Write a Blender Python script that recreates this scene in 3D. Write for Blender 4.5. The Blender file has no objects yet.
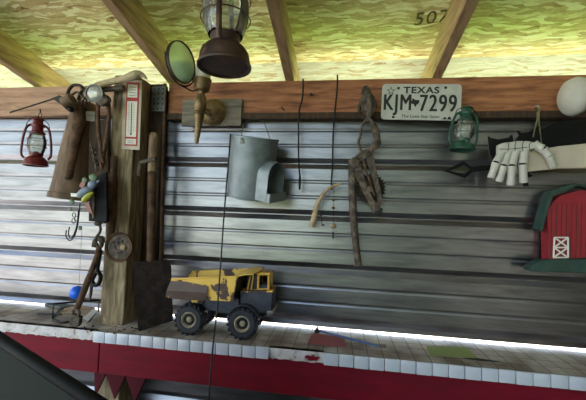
import bpy, bmesh, math, random
from mathutils import Vector, Matrix
random.seed(7)
C = bpy.context.scene.collection
PI = math.pi

# ------------------------------------------------------------------ camera
CZ = 1.5                                   # eye height above the shed floor
FPX = 330.0                                # focal length in pixels of the 586 wide frame
RX = Vector((0.9896610268, 0.1387437728, 0.0363485553))
UX = Vector((-0.0300002927, -0.0475761519, 0.9984169931))
FX = Vector((-0.1402534649, 0.9891848540, 0.0429218096))
cd = bpy.data.cameras.new('camera'); cam = bpy.data.objects.new('camera', cd); C.objects.link(cam)
cd.sensor_width = 36; cd.lens = FPX / 586 * 36; cd.clip_start = 0.02; cd.clip_end = 200
cam.matrix_world = Matrix(((RX.x, UX.x, -FX.x, 0), (RX.y, UX.y, -FX.y, 0), (RX.z, UX.z, -FX.z, CZ), (0, 0, 0, 1)))
bpy.context.scene.camera = cam

# ------------------------------------------------------------------ sky, sun, exposure
sc = bpy.context.scene
sc.view_settings.view_transform = 'Standard'; sc.view_settings.look = 'None'
sc.view_settings.gamma = 1.0; sc.view_settings.use_curve_mapping = False
sc.view_settings.exposure = 1.25
w = bpy.data.worlds.new('sky'); sc.world = w; w.use_nodes = True
nt = w.node_tree; bg = nt.nodes['Background']
sky = nt.nodes.new('ShaderNodeTexSky'); sky.sky_type = 'NISHITA'; sky.sun_disc = False
sky.sun_elevation = math.radians(56); sky.sun_rotation = math.radians(20); sky.air_density = 1.2; sky.dust_density = 1.6
sky.ozone_density = 1.0
nt.links.new(sky.outputs[0], bg.inputs[0]); bg.inputs[1].default_value = 0.40
sl = bpy.data.lights.new('sun', 'SUN'); sl.energy = 24.0; sl.angle = math.radians(0.6); sl.color = (1.0, 0.95, 0.86)
sun = bpy.data.objects.new('sun', sl); C.objects.link(sun)
sd = Vector((0.30, 0.72, 1.15)).normalized()          # towards the sun: beyond the metal wall
sun.rotation_euler = sd.to_track_quat('Z', 'Y').to_euler(); sun.location = (2, 6, 9)

# ------------------------------------------------------------------ pixel rays -> points on real depth planes
def ray(px, py): return FX * FPX + RX * (px - 293) + UX * (200 - py)
def P(px, py, y):
    d = ray(px, py); v = d * (y / d.y); return Vector((v.x, v.y, v.z + CZ))
def PZ(px, py, z):
    d = ray(px, py); v = d * ((z - CZ) / d.z); return Vector((v.x, v.y, v.z + CZ))
def S(px, py, y): return y / ray(px, py).y       # metres per pixel there

# ------------------------------------------------------------------ materials
def lin(c):
    f = lambda v: v / 12.92 if v <= 0.04045 else ((v + 0.055) / 1.055) ** 2.4
    return tuple(f(v / 255) for v in c) + (1,)
def mat(name, cols, rough=0.6, metal=0.0, scale=20, stretch=(1, 1, 1), bump=0.0, detail=5, pos=None, spec=0.5, rvar=0.1, coat=0, bscale=None, distortion=0.4):
    m = bpy.data.materials.new(name); m.use_nodes = True
    n = m.node_tree.nodes; L = m.node_tree.links; b = n['Principled BSDF']
    b.inputs['Roughness'].default_value = rough; b.inputs['Metallic'].default_value = metal
    b.inputs['Specular IOR Level'].default_value = spec
    if coat: b.inputs['Coat Weight'].default_value = coat; b.inputs['Coat Roughness'].default_value = 0.15
    tc = n.new('ShaderNodeTexCoord'); mp = n.new('ShaderNodeMapping'); mp.inputs['Scale'].default_value = stretch
    L.new(tc.outputs['Object'], mp.inputs[0])
    nz = n.new('ShaderNodeTexNoise'); nz.inputs['Scale'].default_value = scale; nz.inputs['Detail'].default_value = detail
    nz.inputs['Distortion'].default_value = distortion; nz.inputs['Roughness'].default_value = 0.62
    L.new(mp.outputs[0], nz.inputs['Vector'])
    rp = n.new('ShaderNodeValToRGB'); e = rp.color_ramp.elements
    k = len(cols); pos = pos or [0.32 + 0.36 * i / max(1, k - 1) for i in range(k)]
    while len(e) < k: e.new(0.5)
    for i in range(k): e[i].position = pos[i]; e[i].color = lin(cols[i])
    if k == 1: e[0].color = e[1].color = lin(cols[0])
    L.new(nz.outputs['Fac'], rp.inputs[0]); L.new(rp.outputs[0], b.inputs['Base Color'])
    if rvar:
        mr = n.new('ShaderNodeMapRange'); mr.inputs[3].default_value = max(0.02, rough - rvar); mr.inputs[4].default_value = min(1, rough + rvar)
        L.new(nz.outputs['Fac'], mr.inputs[0]); L.new(mr.outputs[0], b.inputs['Roughness'])
    if bump:
        bp = n.new('ShaderNodeBump'); bp.inputs['Strength'].default_value = 1.0; bp.inputs['Distance'].default_value = bump
        if bscale:
            n2 = n.new('ShaderNodeTexNoise'); n2.inputs['Scale'].default_value = bscale; n2.inputs['Detail'].default_value = 4
            L.new(mp.outputs[0], n2.inputs['Vector']); L.new(n2.outputs['Fac'], bp.inputs['Height'])
        else: L.new(nz.outputs['Fac'], bp.inputs['Height'])
        L.new(bp.outputs[0], b.inputs['Normal'])
    return m
def glass(name, col, rough=0.05, ior=1.2):
    m = bpy.data.materials.new(name); m.use_nodes = True; b = m.node_tree.nodes['Principled BSDF']
    n = m.node_tree.nodes; L = m.node_tree.links
    out = n['Material Output']; tr = n.new('ShaderNodeBsdfTransparent'); gl = n.new('ShaderNodeBsdfGlossy'); df = n.new('ShaderNodeBsdfDiffuse')
    tr.inputs[0].default_value = lin(col); gl.inputs['Roughness'].default_value = rough; df.inputs[0].default_value = lin((225, 225, 215))
    fr = n.new('ShaderNodeFresnel'); fr.inputs[0].default_value = 1.5
    nz = n.new('ShaderNodeTexNoise'); nz.inputs['Scale'].default_value = 40
    mr = n.new('ShaderNodeMapRange'); mr.inputs[3].default_value = 0.02; mr.inputs[4].default_value = 0.30
    L.new(nz.outputs['Fac'], mr.inputs[0])
    m1 = n.new('ShaderNodeMixShader'); m2 = n.new('ShaderNodeMixShader')
    L.new(mr.outputs[0], m1.inputs[0]); L.new(tr.outputs[0], m1.inputs[1]); L.new(df.outputs[0], m1.inputs[2])
    L.new(fr.outputs[0], m2.inputs[0]); L.new(m1.outputs[0], m2.inputs[1]); L.new(gl.outputs[0], m2.inputs[2])
    L.new(m2.outputs[0], out.inputs['Surface'])
    return m

def osb_mat(name, cols):
    m = bpy.data.materials.new(name); m.use_nodes = True
    n = m.node_tree.nodes; L = m.node_tree.links; b = n['Principled BSDF']; b.inputs['Roughness'].default_value = 0.75
    tc = n.new('ShaderNodeTexCoord')
    wp = n.new('ShaderNodeTexNoise'); wp.inputs['Scale'].default_value = 9; wp.inputs['Detail'].default_value = 3
    L.new(tc.outputs['Object'], wp.inputs['Vector'])
    ws = n.new('ShaderNodeVectorMath'); ws.operation = 'SCALE'; ws.inputs['Scale'].default_value = 0.05
    L.new(wp.outputs['Color'], ws.inputs[0])
    wa = n.new('ShaderNodeVectorMath'); L.new(tc.outputs['Object'], wa.inputs[0]); L.new(ws.outputs[0], wa.inputs[1])
    vals = []
    for ang, sx, sy in ((9, 15, 84), (-24, 16, 96), (48, 17, 84)):
        mp = n.new('ShaderNodeMapping'); mp.inputs['Rotation'].default_value = (0, 0, math.radians(ang)); mp.inputs['Scale'].default_value = (sx, sy, 0.01)
        L.new(wa.outputs[0], mp.inputs[0])
        v = n.new('ShaderNodeTexVoronoi'); v.inputs['Scale'].default_value = 1.0; v.voronoi_dimensions = '2D'
        L.new(mp.outputs[0], v.inputs['Vector']); sp = n.new('ShaderNodeSeparateColor'); L.new(v.outputs['Color'], sp.inputs[0]); vals.append((sp, v))
    # pick the topmost flake per cell
    mx1 = n.new('ShaderNodeMath'); mx1.operation = 'GREATER_THAN'; L.new(vals[0][0].outputs[1], mx1.inputs[0]); mx1.inputs[1].default_value = 0.52
    a = n.new('ShaderNodeMix'); L.new(mx1.outputs[0], a.inputs[0]); L.new(vals[1][0].outputs[0], a.inputs[2]); L.new(vals[0][0].outputs[0], a.inputs[3])
    mx2 = n.new('ShaderNodeMath'); mx2.operation = 'GREATER_THAN'; L.new(vals[2][0].outputs[1], mx2.inputs[0]); mx2.inputs[1].default_value = 0.8
    c = n.new('ShaderNodeMix'); L.new(mx2.outputs[0], c.inputs[0]); L.new(a.outputs[0], c.inputs[2]); L.new(vals[2][0].outputs[0], c.inputs[3])
    fine = n.new('ShaderNodeTexNoise'); fine.inputs['Scale'].default_value = 34; fine.inputs['Detail'].default_value = 8; fine.inputs['Roughness'].default_value = 0.75
    mp = n.new('ShaderNodeMapping'); mp.inputs['Scale'].default_value = (0.7, 2.6, 1); L.new(wa.outputs[0], mp.inputs[0]); L.new(mp.outputs[0], fine.inputs['Vector'])
    ad = n.new('ShaderNodeMath'); ad.operation = 'MULTIPLY_ADD'; L.new(fine.outputs['Fac'], ad.inputs[0]); ad.inputs[1].default_value = 1.0; L.new(c.outputs[0], ad.inputs[2])
    sb = n.new('ShaderNodeMath'); sb.operation = 'MULTIPLY_ADD'; L.new(ad.outputs[0], sb.inputs[0]); sb.inputs[1].default_value = 0.80; sb.inputs[2].default_value = -0.28
    ck = n.new('ShaderNodeTexNoise'); ck.inputs['Scale'].default_value = 16; ck.inputs['Detail'].default_value = 9; ck.inputs['Roughness'].default_value = 0.7; ck.inputs['Distortion'].default_value = 1.2
    m3 = n.new('ShaderNodeMapping'); m3.inputs['Scale'].default_value = (0.8, 3.4, 1); m3.inputs['Rotation'].default_value = (0, 0, 0.15); L.new(tc.outputs['Object'], m3.inputs[0]); L.new(m3.outputs[0], ck.inputs['Vector'])
    cr = n.new('ShaderNodeMapRange'); cr.inputs[1].default_value = 0.34; cr.inputs[2].default_value = 0.46; cr.inputs[3].default_value = -0.13; cr.inputs[4].default_value = 0.0; L.new(ck.outputs['Fac'], cr.inputs[0])
    s2 = n.new('ShaderNodeMath'); s2.operation = 'ADD'; L.new(sb.outputs[0], s2.inputs[0]); L.new(cr.outputs[0], s2.inputs[1]); sb = s2
    rp = n.new('ShaderNodeValToRGB'); e = rp.color_ramp.elements
    while len(e) < len(cols): e.new(0.5)
    for i, (p_, c_) in enumerate(cols): e[i].position = p_; e[i].color = lin(c_)
    L.new(sb.outputs[0], rp.inputs[0]); L.new(rp.outputs[0], b.inputs['Base Color'])
    bp = n.new('ShaderNodeBump'); bp.inputs['Distance'].default_value = 0.002; L.new(sb.outputs[0], bp.inputs['Height']); L.new(bp.outputs[0], b.inputs['Normal'])
    return m

def tile_mat():
    m = bpy.data.materials.new('worktop_tile'); m.use_nodes = True
    n = m.node_tree.nodes; L = m.node_tree.links; b = n['Principled BSDF']
    tc = n.new('ShaderNodeTexCoord'); br = n.new('ShaderNodeTexBrick'); br.offset = 0; br.squash = 1
    br.inputs['Scale'].default_value = 1.0; br.inputs['Brick Width'].default_value = 0.052; br.inputs['Row Height'].default_value = 0.052
    br.inputs['Mortar Size'].default_value = 0.0016; br.inputs['Color1'].default_value = lin((206, 198, 188)); br.inputs['Color2'].default_value = lin((190, 182, 173)); br.inputs['Mortar'].default_value = lin((104, 92, 82))
    L.new(tc.outputs['Object'], br.inputs['Vector'])
    nz = n.new('ShaderNodeTexNoise'); nz.inputs['Scale'].default_value = 9; nz.inputs['Detail'].default_value = 7; L.new(tc.outputs['Object'], nz.inputs['Vector'])
    rp = n.new('ShaderNodeValToRGB'); rp.color_ramp.elements[0].position = 0.35; rp.color_ramp.elements[0].color = lin((150, 132, 116)); rp.color_ramp.elements[1].position = 0.62; rp.color_ramp.elements[1].color = (1, 1, 1, 1)
    L.new(nz.outputs['Fac'], rp.inputs[0])
    mx = n.new('ShaderNodeMix'); mx.data_type = 'RGBA'; mx.blend_type = 'MULTIPLY'; mx.inputs[0].default_value = 0.9
    L.new(br.outputs[0], mx.inputs[6]); L.new(rp.outputs[0], mx.inputs[7]); L.new(mx.outputs[2], b.inputs['Base Color'])
    b.inputs['Roughness'].default_value = 0.55
    bp = n.new('ShaderNodeBump'); bp.inputs['Distance'].default_value = 0.0015; bp.invert = True; L.new(br.outputs[1], bp.inputs['Height']); L.new(bp.outputs[0], b.inputs['Normal'])
    return m

M = {}
M['osb'] = osb_mat('osb', [(0.0, (116, 80, 48)), (0.10, (172, 136, 96)), (0.26, (204, 178, 134)), (0.48, (186, 158, 112)), (0.62, (222, 202, 160)), (0.85, (236, 224, 194))])
M['osb_eaves_light'] = osb_mat('osb_eaves_light', [(0.03, (128, 98, 74)), (0.12, (158, 132, 108)), (0.25, (164, 154, 144)), (0.55, (174, 166, 160)), (0.85, (186, 180, 176))]); M['tile'] = tile_mat()  # second OSB tone: the whitish light at the eaves is put into its colour
M['steel_sheet'] = mat('steel_sheet', [(102, 100, 106), (124, 122, 127), (138, 136, 141)], 0.34, 1.0, 9, (0.5, 1, 4), 0.00012, 8, rvar=0.06)
M['beam'] = mat('beam_wood', [(92, 52, 32), (146, 92, 60), (172, 116, 80)], 0.7, 0, 6, (1, 8, 9), 0.0015, 8)
M['beam_pink'] = mat('plain_board', [(120, 88, 72), (164, 128, 106), (178, 142, 120)], 0.75, 0, 5, (1, 8, 9), 0.001, 7)
M['rafter'] = mat('rafter_wood', [(128, 98, 74), (164, 132, 98), (186, 156, 120)], 0.7, 0, 7, (9, 1, 6), 0.001, 6)
M['post'] = mat('post_wood', [(78, 64, 48), (128, 110, 84), (170, 152, 120)], 0.85, 0, 9, (7, 7, 0.9), 0.003, 8)
M['old_wood'] = mat('grey_weathered_wood', [(74, 68, 60), (112, 104, 94), (138, 130, 118)], 0.8, 0, 6, (1, 6, 9), 0.001, 6)
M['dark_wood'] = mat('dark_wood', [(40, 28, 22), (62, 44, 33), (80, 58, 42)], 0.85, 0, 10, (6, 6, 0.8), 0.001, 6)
M['handle_wood'] = mat('handle_wood', [(84, 64, 46), (126, 100, 74), (148, 122, 92)], 0.6, 0, 10, (5, 5, 0.6), 0.0006, 5)
M['rust'] = mat('rusted_iron', spec=0.25, cols=[(46, 40, 36), (80, 70, 62), (116, 102, 90)], rough=0.75, metal=0.1, scale=40, bump=0.0012)
M['rust_brown'] = mat('brown_rust', spec=0.25, cols=[(54, 38, 29), (84, 61, 46), (108, 82, 62)], rough=0.75, metal=0.15, scale=26, bump=0.001)
M['dark_iron'] = mat('dark_iron', [(18, 17, 17), (32, 30, 28), (46, 40, 36)], 0.55, 0.5, 45, bump=0.0006)
M['black'] = mat('black_paint', [(10, 10, 11), (18, 18, 19)], 0.7, 0.0, 30, spec=0.2)
M['galv'] = mat('galvanised_steel', [(106, 114, 120), (124, 132, 138), (140, 148, 154)], 0.5, 0.45, 14, bump=0.0003)
M['galv_dull'] = mat('dull_galvanised_steel', [(66, 66, 64), (96, 96, 92), (120, 120, 114)], 0.5, 0.7, 30)
M['brass'] = mat('aged_brass', [(84, 68, 46), (120, 98, 68), (144, 122, 90)], 0.5, 0.55, 30, bump=0.0003)
M['red_paint'] = mat('red_lantern_paint', [(78, 12, 22), (108, 20, 32)], 0.35, 0.1, 20)
M['green_paint'] = mat('green_lantern_paint', [(28, 62, 50), (44, 84, 68)], 0.35, 0.2, 25)
M['lantern_rust'] = mat('lantern_rust', [(40, 30, 26), (66, 49, 42), (90, 68, 57)], 0.5, 0.5, 18, bump=0.0005)
M['globe'] = glass('lantern_glass', (236, 238, 232))
M['globe_dim'] = glass('dusty_lantern_glass', (228, 226, 214))
M['mirror_glass'] = mat('reflector_glass', [(186, 226, 204), (206, 240, 220)], 0.12, 0.6, 8, rvar=0.04)  # green light from the roof boards is put into this glass colour
M['frost'] = mat('frosted_glass', [(196, 186, 164), (214, 206, 188)], 0.4, 0, 20)
M['red_board'] = mat('red_board_paint', [(96, 9, 27), (122, 12, 34)], 0.7, 0, 8, (0.6, 1, 3), 0.0004, 4, spec=0.2)
M['edge_tile'] = mat('white_edge_tile', [(188, 192, 204), (204, 208, 218)], 0.22, 0, 6)
M['plaster'] = mat('chipped_plaster', [(150, 132, 122), (196, 188, 186), (214, 210, 212)], 0.8, 0, 26, bump=0.003, pos=[0.36, 0.46, 0.7])
M['concrete'] = mat('concrete_floor', [(86, 84, 80), (112, 110, 104)], 0.85, 0, 4, bump=0.001)
M['grass'] = mat('lawn', [(76, 116, 34), (112, 156, 54), (148, 184, 80)], 0.9, 0, 6, bump=0.02)
M['pale'] = mat('added_bounce_path', [(104, 104, 94), (122, 122, 112)], 0.9, 0, 6)
M['dirt'] = mat('dirt', [(64, 60, 54), (92, 86, 78)], 0.9, 0, 6, bump=0.01)
M['gravel'] = mat('gravel', [(120, 118, 114), (150, 148, 144)], 0.9, 0, 8, bump=0.01)
M['added_hedge'] = mat('hedge_leaf', [(22, 34, 14), (44, 60, 26), (70, 88, 38)], 0.85, 0, 12, bump=0.05)
M['dark_board'] = mat('dark_board', [(52, 44, 36), (74, 62, 50)], 0.8, 0, 6, (8, 8, 1))
M['plate_white'] = mat('plate_white', [(150, 148, 142), (176, 174, 168), (190, 188, 182)], 0.45, 0.1, 24, pos=[0.3, 0.42, 0.7])
M['ink'] = mat('black_ink', [(16, 16, 20)], 0.5)
M['stamp'] = mat('stamp_ink', [(84, 74, 44)], 0.8)
M['bone'] = mat('white_plastic_bone', [(176, 172, 164), (192, 188, 180)], 0.55, 0, 20)
M['antler'] = mat('antler', [(128, 102, 74), (172, 146, 114), (190, 166, 134)], 0.55, 0, 30)
M['cream_board'] = mat('cream_board', [(186, 172, 154), (202, 190, 172)], 0.6, 0, 8)
M['barn_red'] = mat('barn_red', [(128, 24, 36), (156, 34, 46)], 0.6, 0, 18, (8, 1, 0.6))
M['barn_green'] = mat('barn_green', [(34, 56, 50), (50, 76, 68)], 0.6, 0, 20)
M['white'] = mat('white_paint', [(214, 210, 200), (228, 225, 218)], 0.5)
M['tyre'] = mat('tyre_rubber', [(30, 32, 36), (50, 52, 57)], 0.75, 0, 60, bump=0.0006)
M['yellow_rust'] = mat('chipped_yellow_paint', [(70, 50, 42), (86, 62, 50), (224, 178, 76), (236, 194, 92)], 0.5, 0.05, 9, bump=0.0006, pos=[0.40, 0.455, 0.468, 0.7], detail=7)
M['rust_yellow'] = mat('mostly_rusted_bed', [(72, 54, 48), (92, 72, 64), (96, 74, 62), (222, 176, 76)], 0.6, 0.1, 9, bump=0.0006, pos=[0.25, 0.5, 0.60, 0.615], detail=7)
M['yellow'] = mat('yellow_paint', [(196, 148, 62), (228, 182, 84)], 0.45, 0.05, 20)
M['truck_blue'] = mat('dark_truck_body', [(40, 42, 50), (58, 60, 70), (70, 70, 78)], 0.55, 0.2, 22)
M['chrome'] = mat('worn_chrome', [(120, 118, 112), (170, 168, 160)], 0.35, 0.9, 40)
M['hub'] = mat('cream_rim', [(140, 128, 106), (176, 164, 140)], 0.45, 0.2, 40)
M['paper_white'] = mat('thermometer_face', [(208, 200, 192), (222, 216, 208)], 0.6)
M['red_print'] = mat('red_print', [(168, 44, 44)], 0.6)
M['grey_print'] = mat('grey_print', [(98, 90, 88)], 0.6)
M['spade_iron'] = mat('spade_iron', [(22, 17, 15), (38, 30, 27), (50, 40, 35)], 0.9, 0.0, 30, spec=0.15, bump=0.0006)
M['gear_iron'] = mat('gear_iron', [(30, 25, 22), (50, 40, 34), (70, 56, 46)], 0.8, 0.1, 40, spec=0.2)
M['maroon'] = mat('maroon_board', [(66, 10, 22), (88, 16, 30)], 0.8, 0, 10, spec=0.2)
M['clear'] = mat('clear_plastic_sleeve', [(160, 144, 118), (178, 162, 136)], 0.3)
M['blue_ball'] = mat('blue_ball', [(20, 88, 214), (34, 106, 232)], 0.35, 0, 12)
M['cord'] = mat('black_cord', [(14, 14, 15), (24, 24, 25)], 0.6, 0, 90)
M['string'] = mat('pale_string', [(120, 116, 108)], 0.8)
M['paper'] = mat('dusty_paper', [(168, 164, 156), (196, 192, 186)], 0.8, 0, 14)
M['pink'] = mat('red_paper', [(150, 84, 84), (172, 100, 98)], 0.8, 0, 10)
M['pale_green'] = mat('green_sheet', [(142, 156, 96), (160, 172, 110)], 0.8, 0, 10)
M['blue_stick'] = mat('blue_stick', [(60, 78, 128), (84, 102, 150)], 0.5, 0, 30)
M['bird_blue'] = mat('bird_blue', [(96, 110, 130), (122, 134, 154)], 0.5, 0, 60)
M['bird_yellow'] = mat('bird_yellow', [(150, 152, 44), (172, 172, 58)], 0.5, 0, 60)
M['bird_red'] = mat('bird_red', [(120, 66, 54), (140, 82, 68)], 0.5, 0, 60)
M['leaf'] = mat('painted_leaf', [(56, 84, 56), (84, 112, 80)], 0.5, 0, 60)
M['canvas'] = mat('brown_canister', [(72, 56, 44), (104, 82, 64), (126, 101, 80)], 0.75, 0.1, 12, (2, 2, 0.6), 0.0006)
M['bark'] = mat('bleached_branch', [(150, 132, 104), (186, 170, 140)], 0.8, 0, 30, (1, 4, 4), 0.001)
M['rubber_rim'] = mat('black_rim', [(9, 10, 11), (16, 17, 18)], 0.6, 0, 20, spec=0.08)
M['panel_grey'] = mat('dark_green_panel', [(26, 30, 27), (36, 41, 37)], 0.85, 0, 5, spec=0.15)
M['lens'] = mat('headlamp_glass', [(150, 148, 142), (186, 184, 178)], 0.25, 0.3, 40)
M['moss_wood'] = M['post']

# ------------------------------------------------------------------ mesh building
def frame_from(d):
    d = d.normalized(); h = Vector((0, 0, 1)) if abs(d.z) < 0.9 else Vector((1, 0, 0))
    a = d.cross(h).normalized(); b = a.cross(d).normalized(); return a, b, d   # two sides and the axis
class MB:
    def __init__(s): s.bm = bmesh.new()
    def box(s, c, size, rot=None, bevel=0.0):
        r = bmesh.ops.create_cube(s.bm, size=1.0); vs = r['verts']
        bmesh.ops.scale(s.bm, vec=Vector(size), verts=vs)
        if bevel:
            es = list({e for v in vs for e in v.link_edges})
            rb = bmesh.ops.bevel(s.bm, geom=es, offset=bevel, segments=2, affect='EDGES', profile=0.5)
            vs = list({v for f in rb['faces'] for v in f.verts} | {v for v in vs if v.is_valid})
        m = Matrix.Translation(Vector(c)) @ (rot.to_4x4() if rot else Matrix.Identity(4))
        bmesh.ops.transform(s.bm, matrix=m, verts=[v for v in vs if v.is_valid]); return s
    def tube(s, pts, r, n=10, cap=True, closed=False):
        pts = [Vector(p) for p in pts]; k = len(pts); rs = r if isinstance(r, (list, tuple)) else [r] * k
        rings = []; a = None
        for i, p in enumerate(pts):
            if closed: d = pts[(i + 1) % k] - pts[i - 1]
            else: d = pts[min(i + 1, k - 1)] - pts[max(i - 1, 0)]
            d.normalize()
            if a is None: a, b, _ = frame_from(d)
            else:
                a = (a - d * a.dot(d)); a = a.normalized() if a.length > 1e-6 else frame_from(d)[0]
            b = d.cross(a)
            rings.append([s.bm.verts.new(p + (a * math.cos(2 * PI * j / n) + b * math.sin(2 * PI * j / n)) * rs[i]) for j in range(n)])
        for i in range(k if closed else k - 1):
            A, B = rings[i], rings[(i + 1) % k]
            for j in range(n): s.bm.faces.new((A[j], A[(j + 1) % n], B[(j + 1) % n], B[j]))
        if cap and not closed: s.bm.faces.new(rings[0][::-1]); s.bm.faces.new(rings[-1])
        return s
    def lathe(s, o, axis, prof, n=28, closed=False, flute=0, famp=0):      # prof: (distance along axis, radius)
        o = Vector(o); a, b, d = frame_from(Vector(axis)); rings = []
        for (h, r) in prof:
            if r < 1e-5: rings.append([s.bm.verts.new(o + d * h)]); continue
            ring = []
            for j in range(n):
                t = 2 * PI * j / n; rr = r * (1 + famp * math.cos(flute * t)) if flute else r
                ring.append(s.bm.verts.new(o + d * h + (a * math.cos(t) + b * math.sin(t)) * rr))
            rings.append(ring)
        idx = list(range(len(rings) - 1)) + ([-1] if closed else [])
        for i in idx:
            A, B = rings[i], rings[i + 1]
            if len(A) == 1 and len(B) == 1: continue
            for j in range(n):
                k = (j + 1) % n
                if len(A) == 1: s.bm.faces.new((A[0], B[k], B[j]))
                elif len(B) == 1: s.bm.faces.new((A[j], A[k], B[0]))
                else: s.bm.faces.new((A[j], A[k], B[k], B[j]))
        return s
    def prism(s, pts, off):          # polygon of points, given thickness along the vector off
        A = [s.bm.verts.new(Vector(p)) for p in pts]; B = [s.bm.verts.new(Vector(p) + Vector(off)) for p in pts]
        s.bm.faces.new(A); s.bm.faces.new(B[::-1]); k = len(A)
        for j in range(k): s.bm.faces.new((A[j], B[j], B[(j + 1) % k], A[(j + 1) % k]))
        return s
    def sheet(s, rows, th, off):     # grid of points made into a sheet of thickness th along off
        off = Vector(off).normalized() * th
        A = [[s.bm.verts.new(Vector(p)) for p in r] for r in rows]; B = [[s.bm.verts.new(Vector(p) + off) for p in r] for r in rows]
        R, K = len(rows), len(rows[0])
        for i in range(R - 1):
            for j in range(K - 1):
                s.bm.faces.new((A[i][j], A[i][j + 1], A[i + 1][j + 1], A[i + 1][j])); s.bm.faces.new((B[i][j], B[i + 1][j], B[i + 1][j + 1], B[i][j + 1]))
        for i in range(R - 1):
            for j in (0, K - 1): s.bm.faces.new((A[i][j], A[i + 1][j], B[i + 1][j], B[i][j]))
        for j in range(K - 1):
            for i in (0, R - 1): s.bm.faces.new((A[i][j], A[i][j + 1], B[i][j + 1], B[i][j]))
        return s
    def ball(s, c, r, n=16, scale=(1, 1, 1), rot=None):
        v = bmesh.ops.create_uvsphere(s.bm, u_segments=n, v_segments=max(6, n * 2 // 3), radius=r)['verts']
        m = Matrix.Translation(Vector(c)) @ (rot.to_4x4() if rot else Matrix.Identity(4)) @ Matrix.Diagonal((*scale, 1))
        bmesh.ops.transform(s.bm, matrix=m, verts=v); return s
    def ring(s, c, axis, R, r, n=32, m=8):
        a, b, d = frame_from(Vector(axis)); c = Vector(c)
        return s.tube([c + (a * math.cos(2 * PI * i / n) + b * math.sin(2 * PI * i / n)) * R for i in range(n)], r, m, closed=True)
    def build(s, name, m, parent=None, smooth=True, angle=35, bevel=0.0):
        me = bpy.data.meshes.new(name); bm = s.bm
        if parent is not None:
            off = Vector((0, 0, 0)); q = parent
            while q: off += q.location; q = q.parent
        else:
            bb = [v.co for v in bm.verts]; lo = Vector([min(v[i] for v in bb) for i in range(3)]); hi = Vector([max(v[i] for v in bb) for i in range(3)])
            off = Vector(((lo.x + hi.x) / 2, (lo.y + hi.y) / 2, lo.z))
        bmesh.ops.translate(bm, verts=bm.verts, vec=-off)
        bmesh.ops.recalc_face_normals(bm, faces=bm.faces)
        if smooth:
            for f in bm.faces: f.smooth = True
            for e in bm.edges:
                if len(e.link_faces) == 2 and e.calc_face_angle(0) > math.radians(angle): e.smooth = False
        bm.to_mesh(me); bm.free(); me.materials.append(m if not isinstance(m, str) else M[m])
        o = bpy.data.objects.new(name, me); C.objects.link(o)
        if parent is not None: o.parent = parent
        else: o.location = off
        if bevel:
            mo = o.modifiers.new('bevel', 'BEVEL'); mo.width = bevel; mo.segments = 2; mo.limit_method = 'ANGLE'
        return o
def tag(o, label, cat, group=None):
    o['label'] = label; o['category'] = cat
    if group: o['group'] = group
    return o
def thing(name, label, cat, loc, group=None):
    o = bpy.data.objects.new(name, None); C.objects.link(o); o.location = Vector(loc); o.empty_display_size = 0.02
    return tag(o, label, cat, group)
def structure(o): o['kind'] = 'structure'; return o
def smooth_path(pts, k=6):
    pts = [Vector(p) for p in pts]; out = []
    for i in range(len(pts) - 1):
        p0 = pts[max(i - 1, 0)]; p1 = pts[i]; p2 = pts[i + 1]; p3 = pts[min(i + 2, len(pts) - 1)]
        for j in range(k):
            t = j / k
            out.append(0.5 * ((2 * p1) + (p2 - p0) * t + (2 * p0 - 5 * p1 + 4 * p2 - p3) * t * t + (3 * p1 - p0 - 3 * p2 + p3) * t ** 3))
    out.append(pts[-1]); return out
def PX(lst, y): return [P(a, b, y if len(c) == 0 else c[0]) for (a, b, *c) in lst]
def lettering(name, text, m, parent, origin, xdir, ydir, size, sx=1.0, depth=0.0006, spacing=1.0, align='CENTER', bold=0.0, thick=0.0):
    cu = bpy.data.curves.new(name, 'FONT'); cu.body = text; cu.size = size; cu.extrude = depth; cu.align_x = align; cu.space_character = spacing; cu.offset = bold
    o = bpy.data.objects.new(name + '_tmp', cu); C.objects.link(o)
    dg = bpy.context.evaluated_depsgraph_get(); me = bpy.data.meshes.new_from_object(o.evaluated_get(dg)); bpy.data.objects.remove(o)
    if thick:
        bm_ = bmesh.new(); bm_.from_mesh(me)
        for k_ in range(2):
            src = [v for v in bm_.verts] if k_ == 0 else src
            g_ = bmesh.ops.duplicate(bm_, geom=list(src) + list({f for v in src for f in v.link_faces}) + list({e for v in src for e in v.link_edges}))['geom']
            bmesh.ops.translate(bm_, verts=[x_ for x_ in g_ if isinstance(x_, bmesh.types.BMVert)], vec=(thick if k_ == 0 else -thick, 0, 0.00002 * (k_ + 1)))
        bm_.to_mesh(me); bm_.free()
    xd = Vector(xdir).normalized(); yd = Vector(ydir).normalized(); zd = xd.cross(yd)
    off = Vector((0, 0, 0)); q = parent
    while q: off += q.location; q = q.parent
    og = Vector(origin) - off
    for v in me.vertices: c = v.co.copy(); v.co = og + xd * c.x * sx + yd * c.y + zd * c.z
    me.name = name; me.materials.clear(); me.materials.append(M[m]); r = bpy.data.objects.new(name, me); C.objects.link(r); r.parent = parent; return r

# ------------------------------------------------------------------ the setting
YW = 1.40                        # inner face of the metal wall
ZT = CZ - 0.475                  # worktop
ZB0, ZB1 = CZ + 0.425, CZ + 0.566
RH = 0.125                        # rafter depth
SL = math.tan(math.radians(12.6))
ZR = lambda y: ZB1 + 0.009 + (1.36 - y) * SL          # rafter underside
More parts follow.
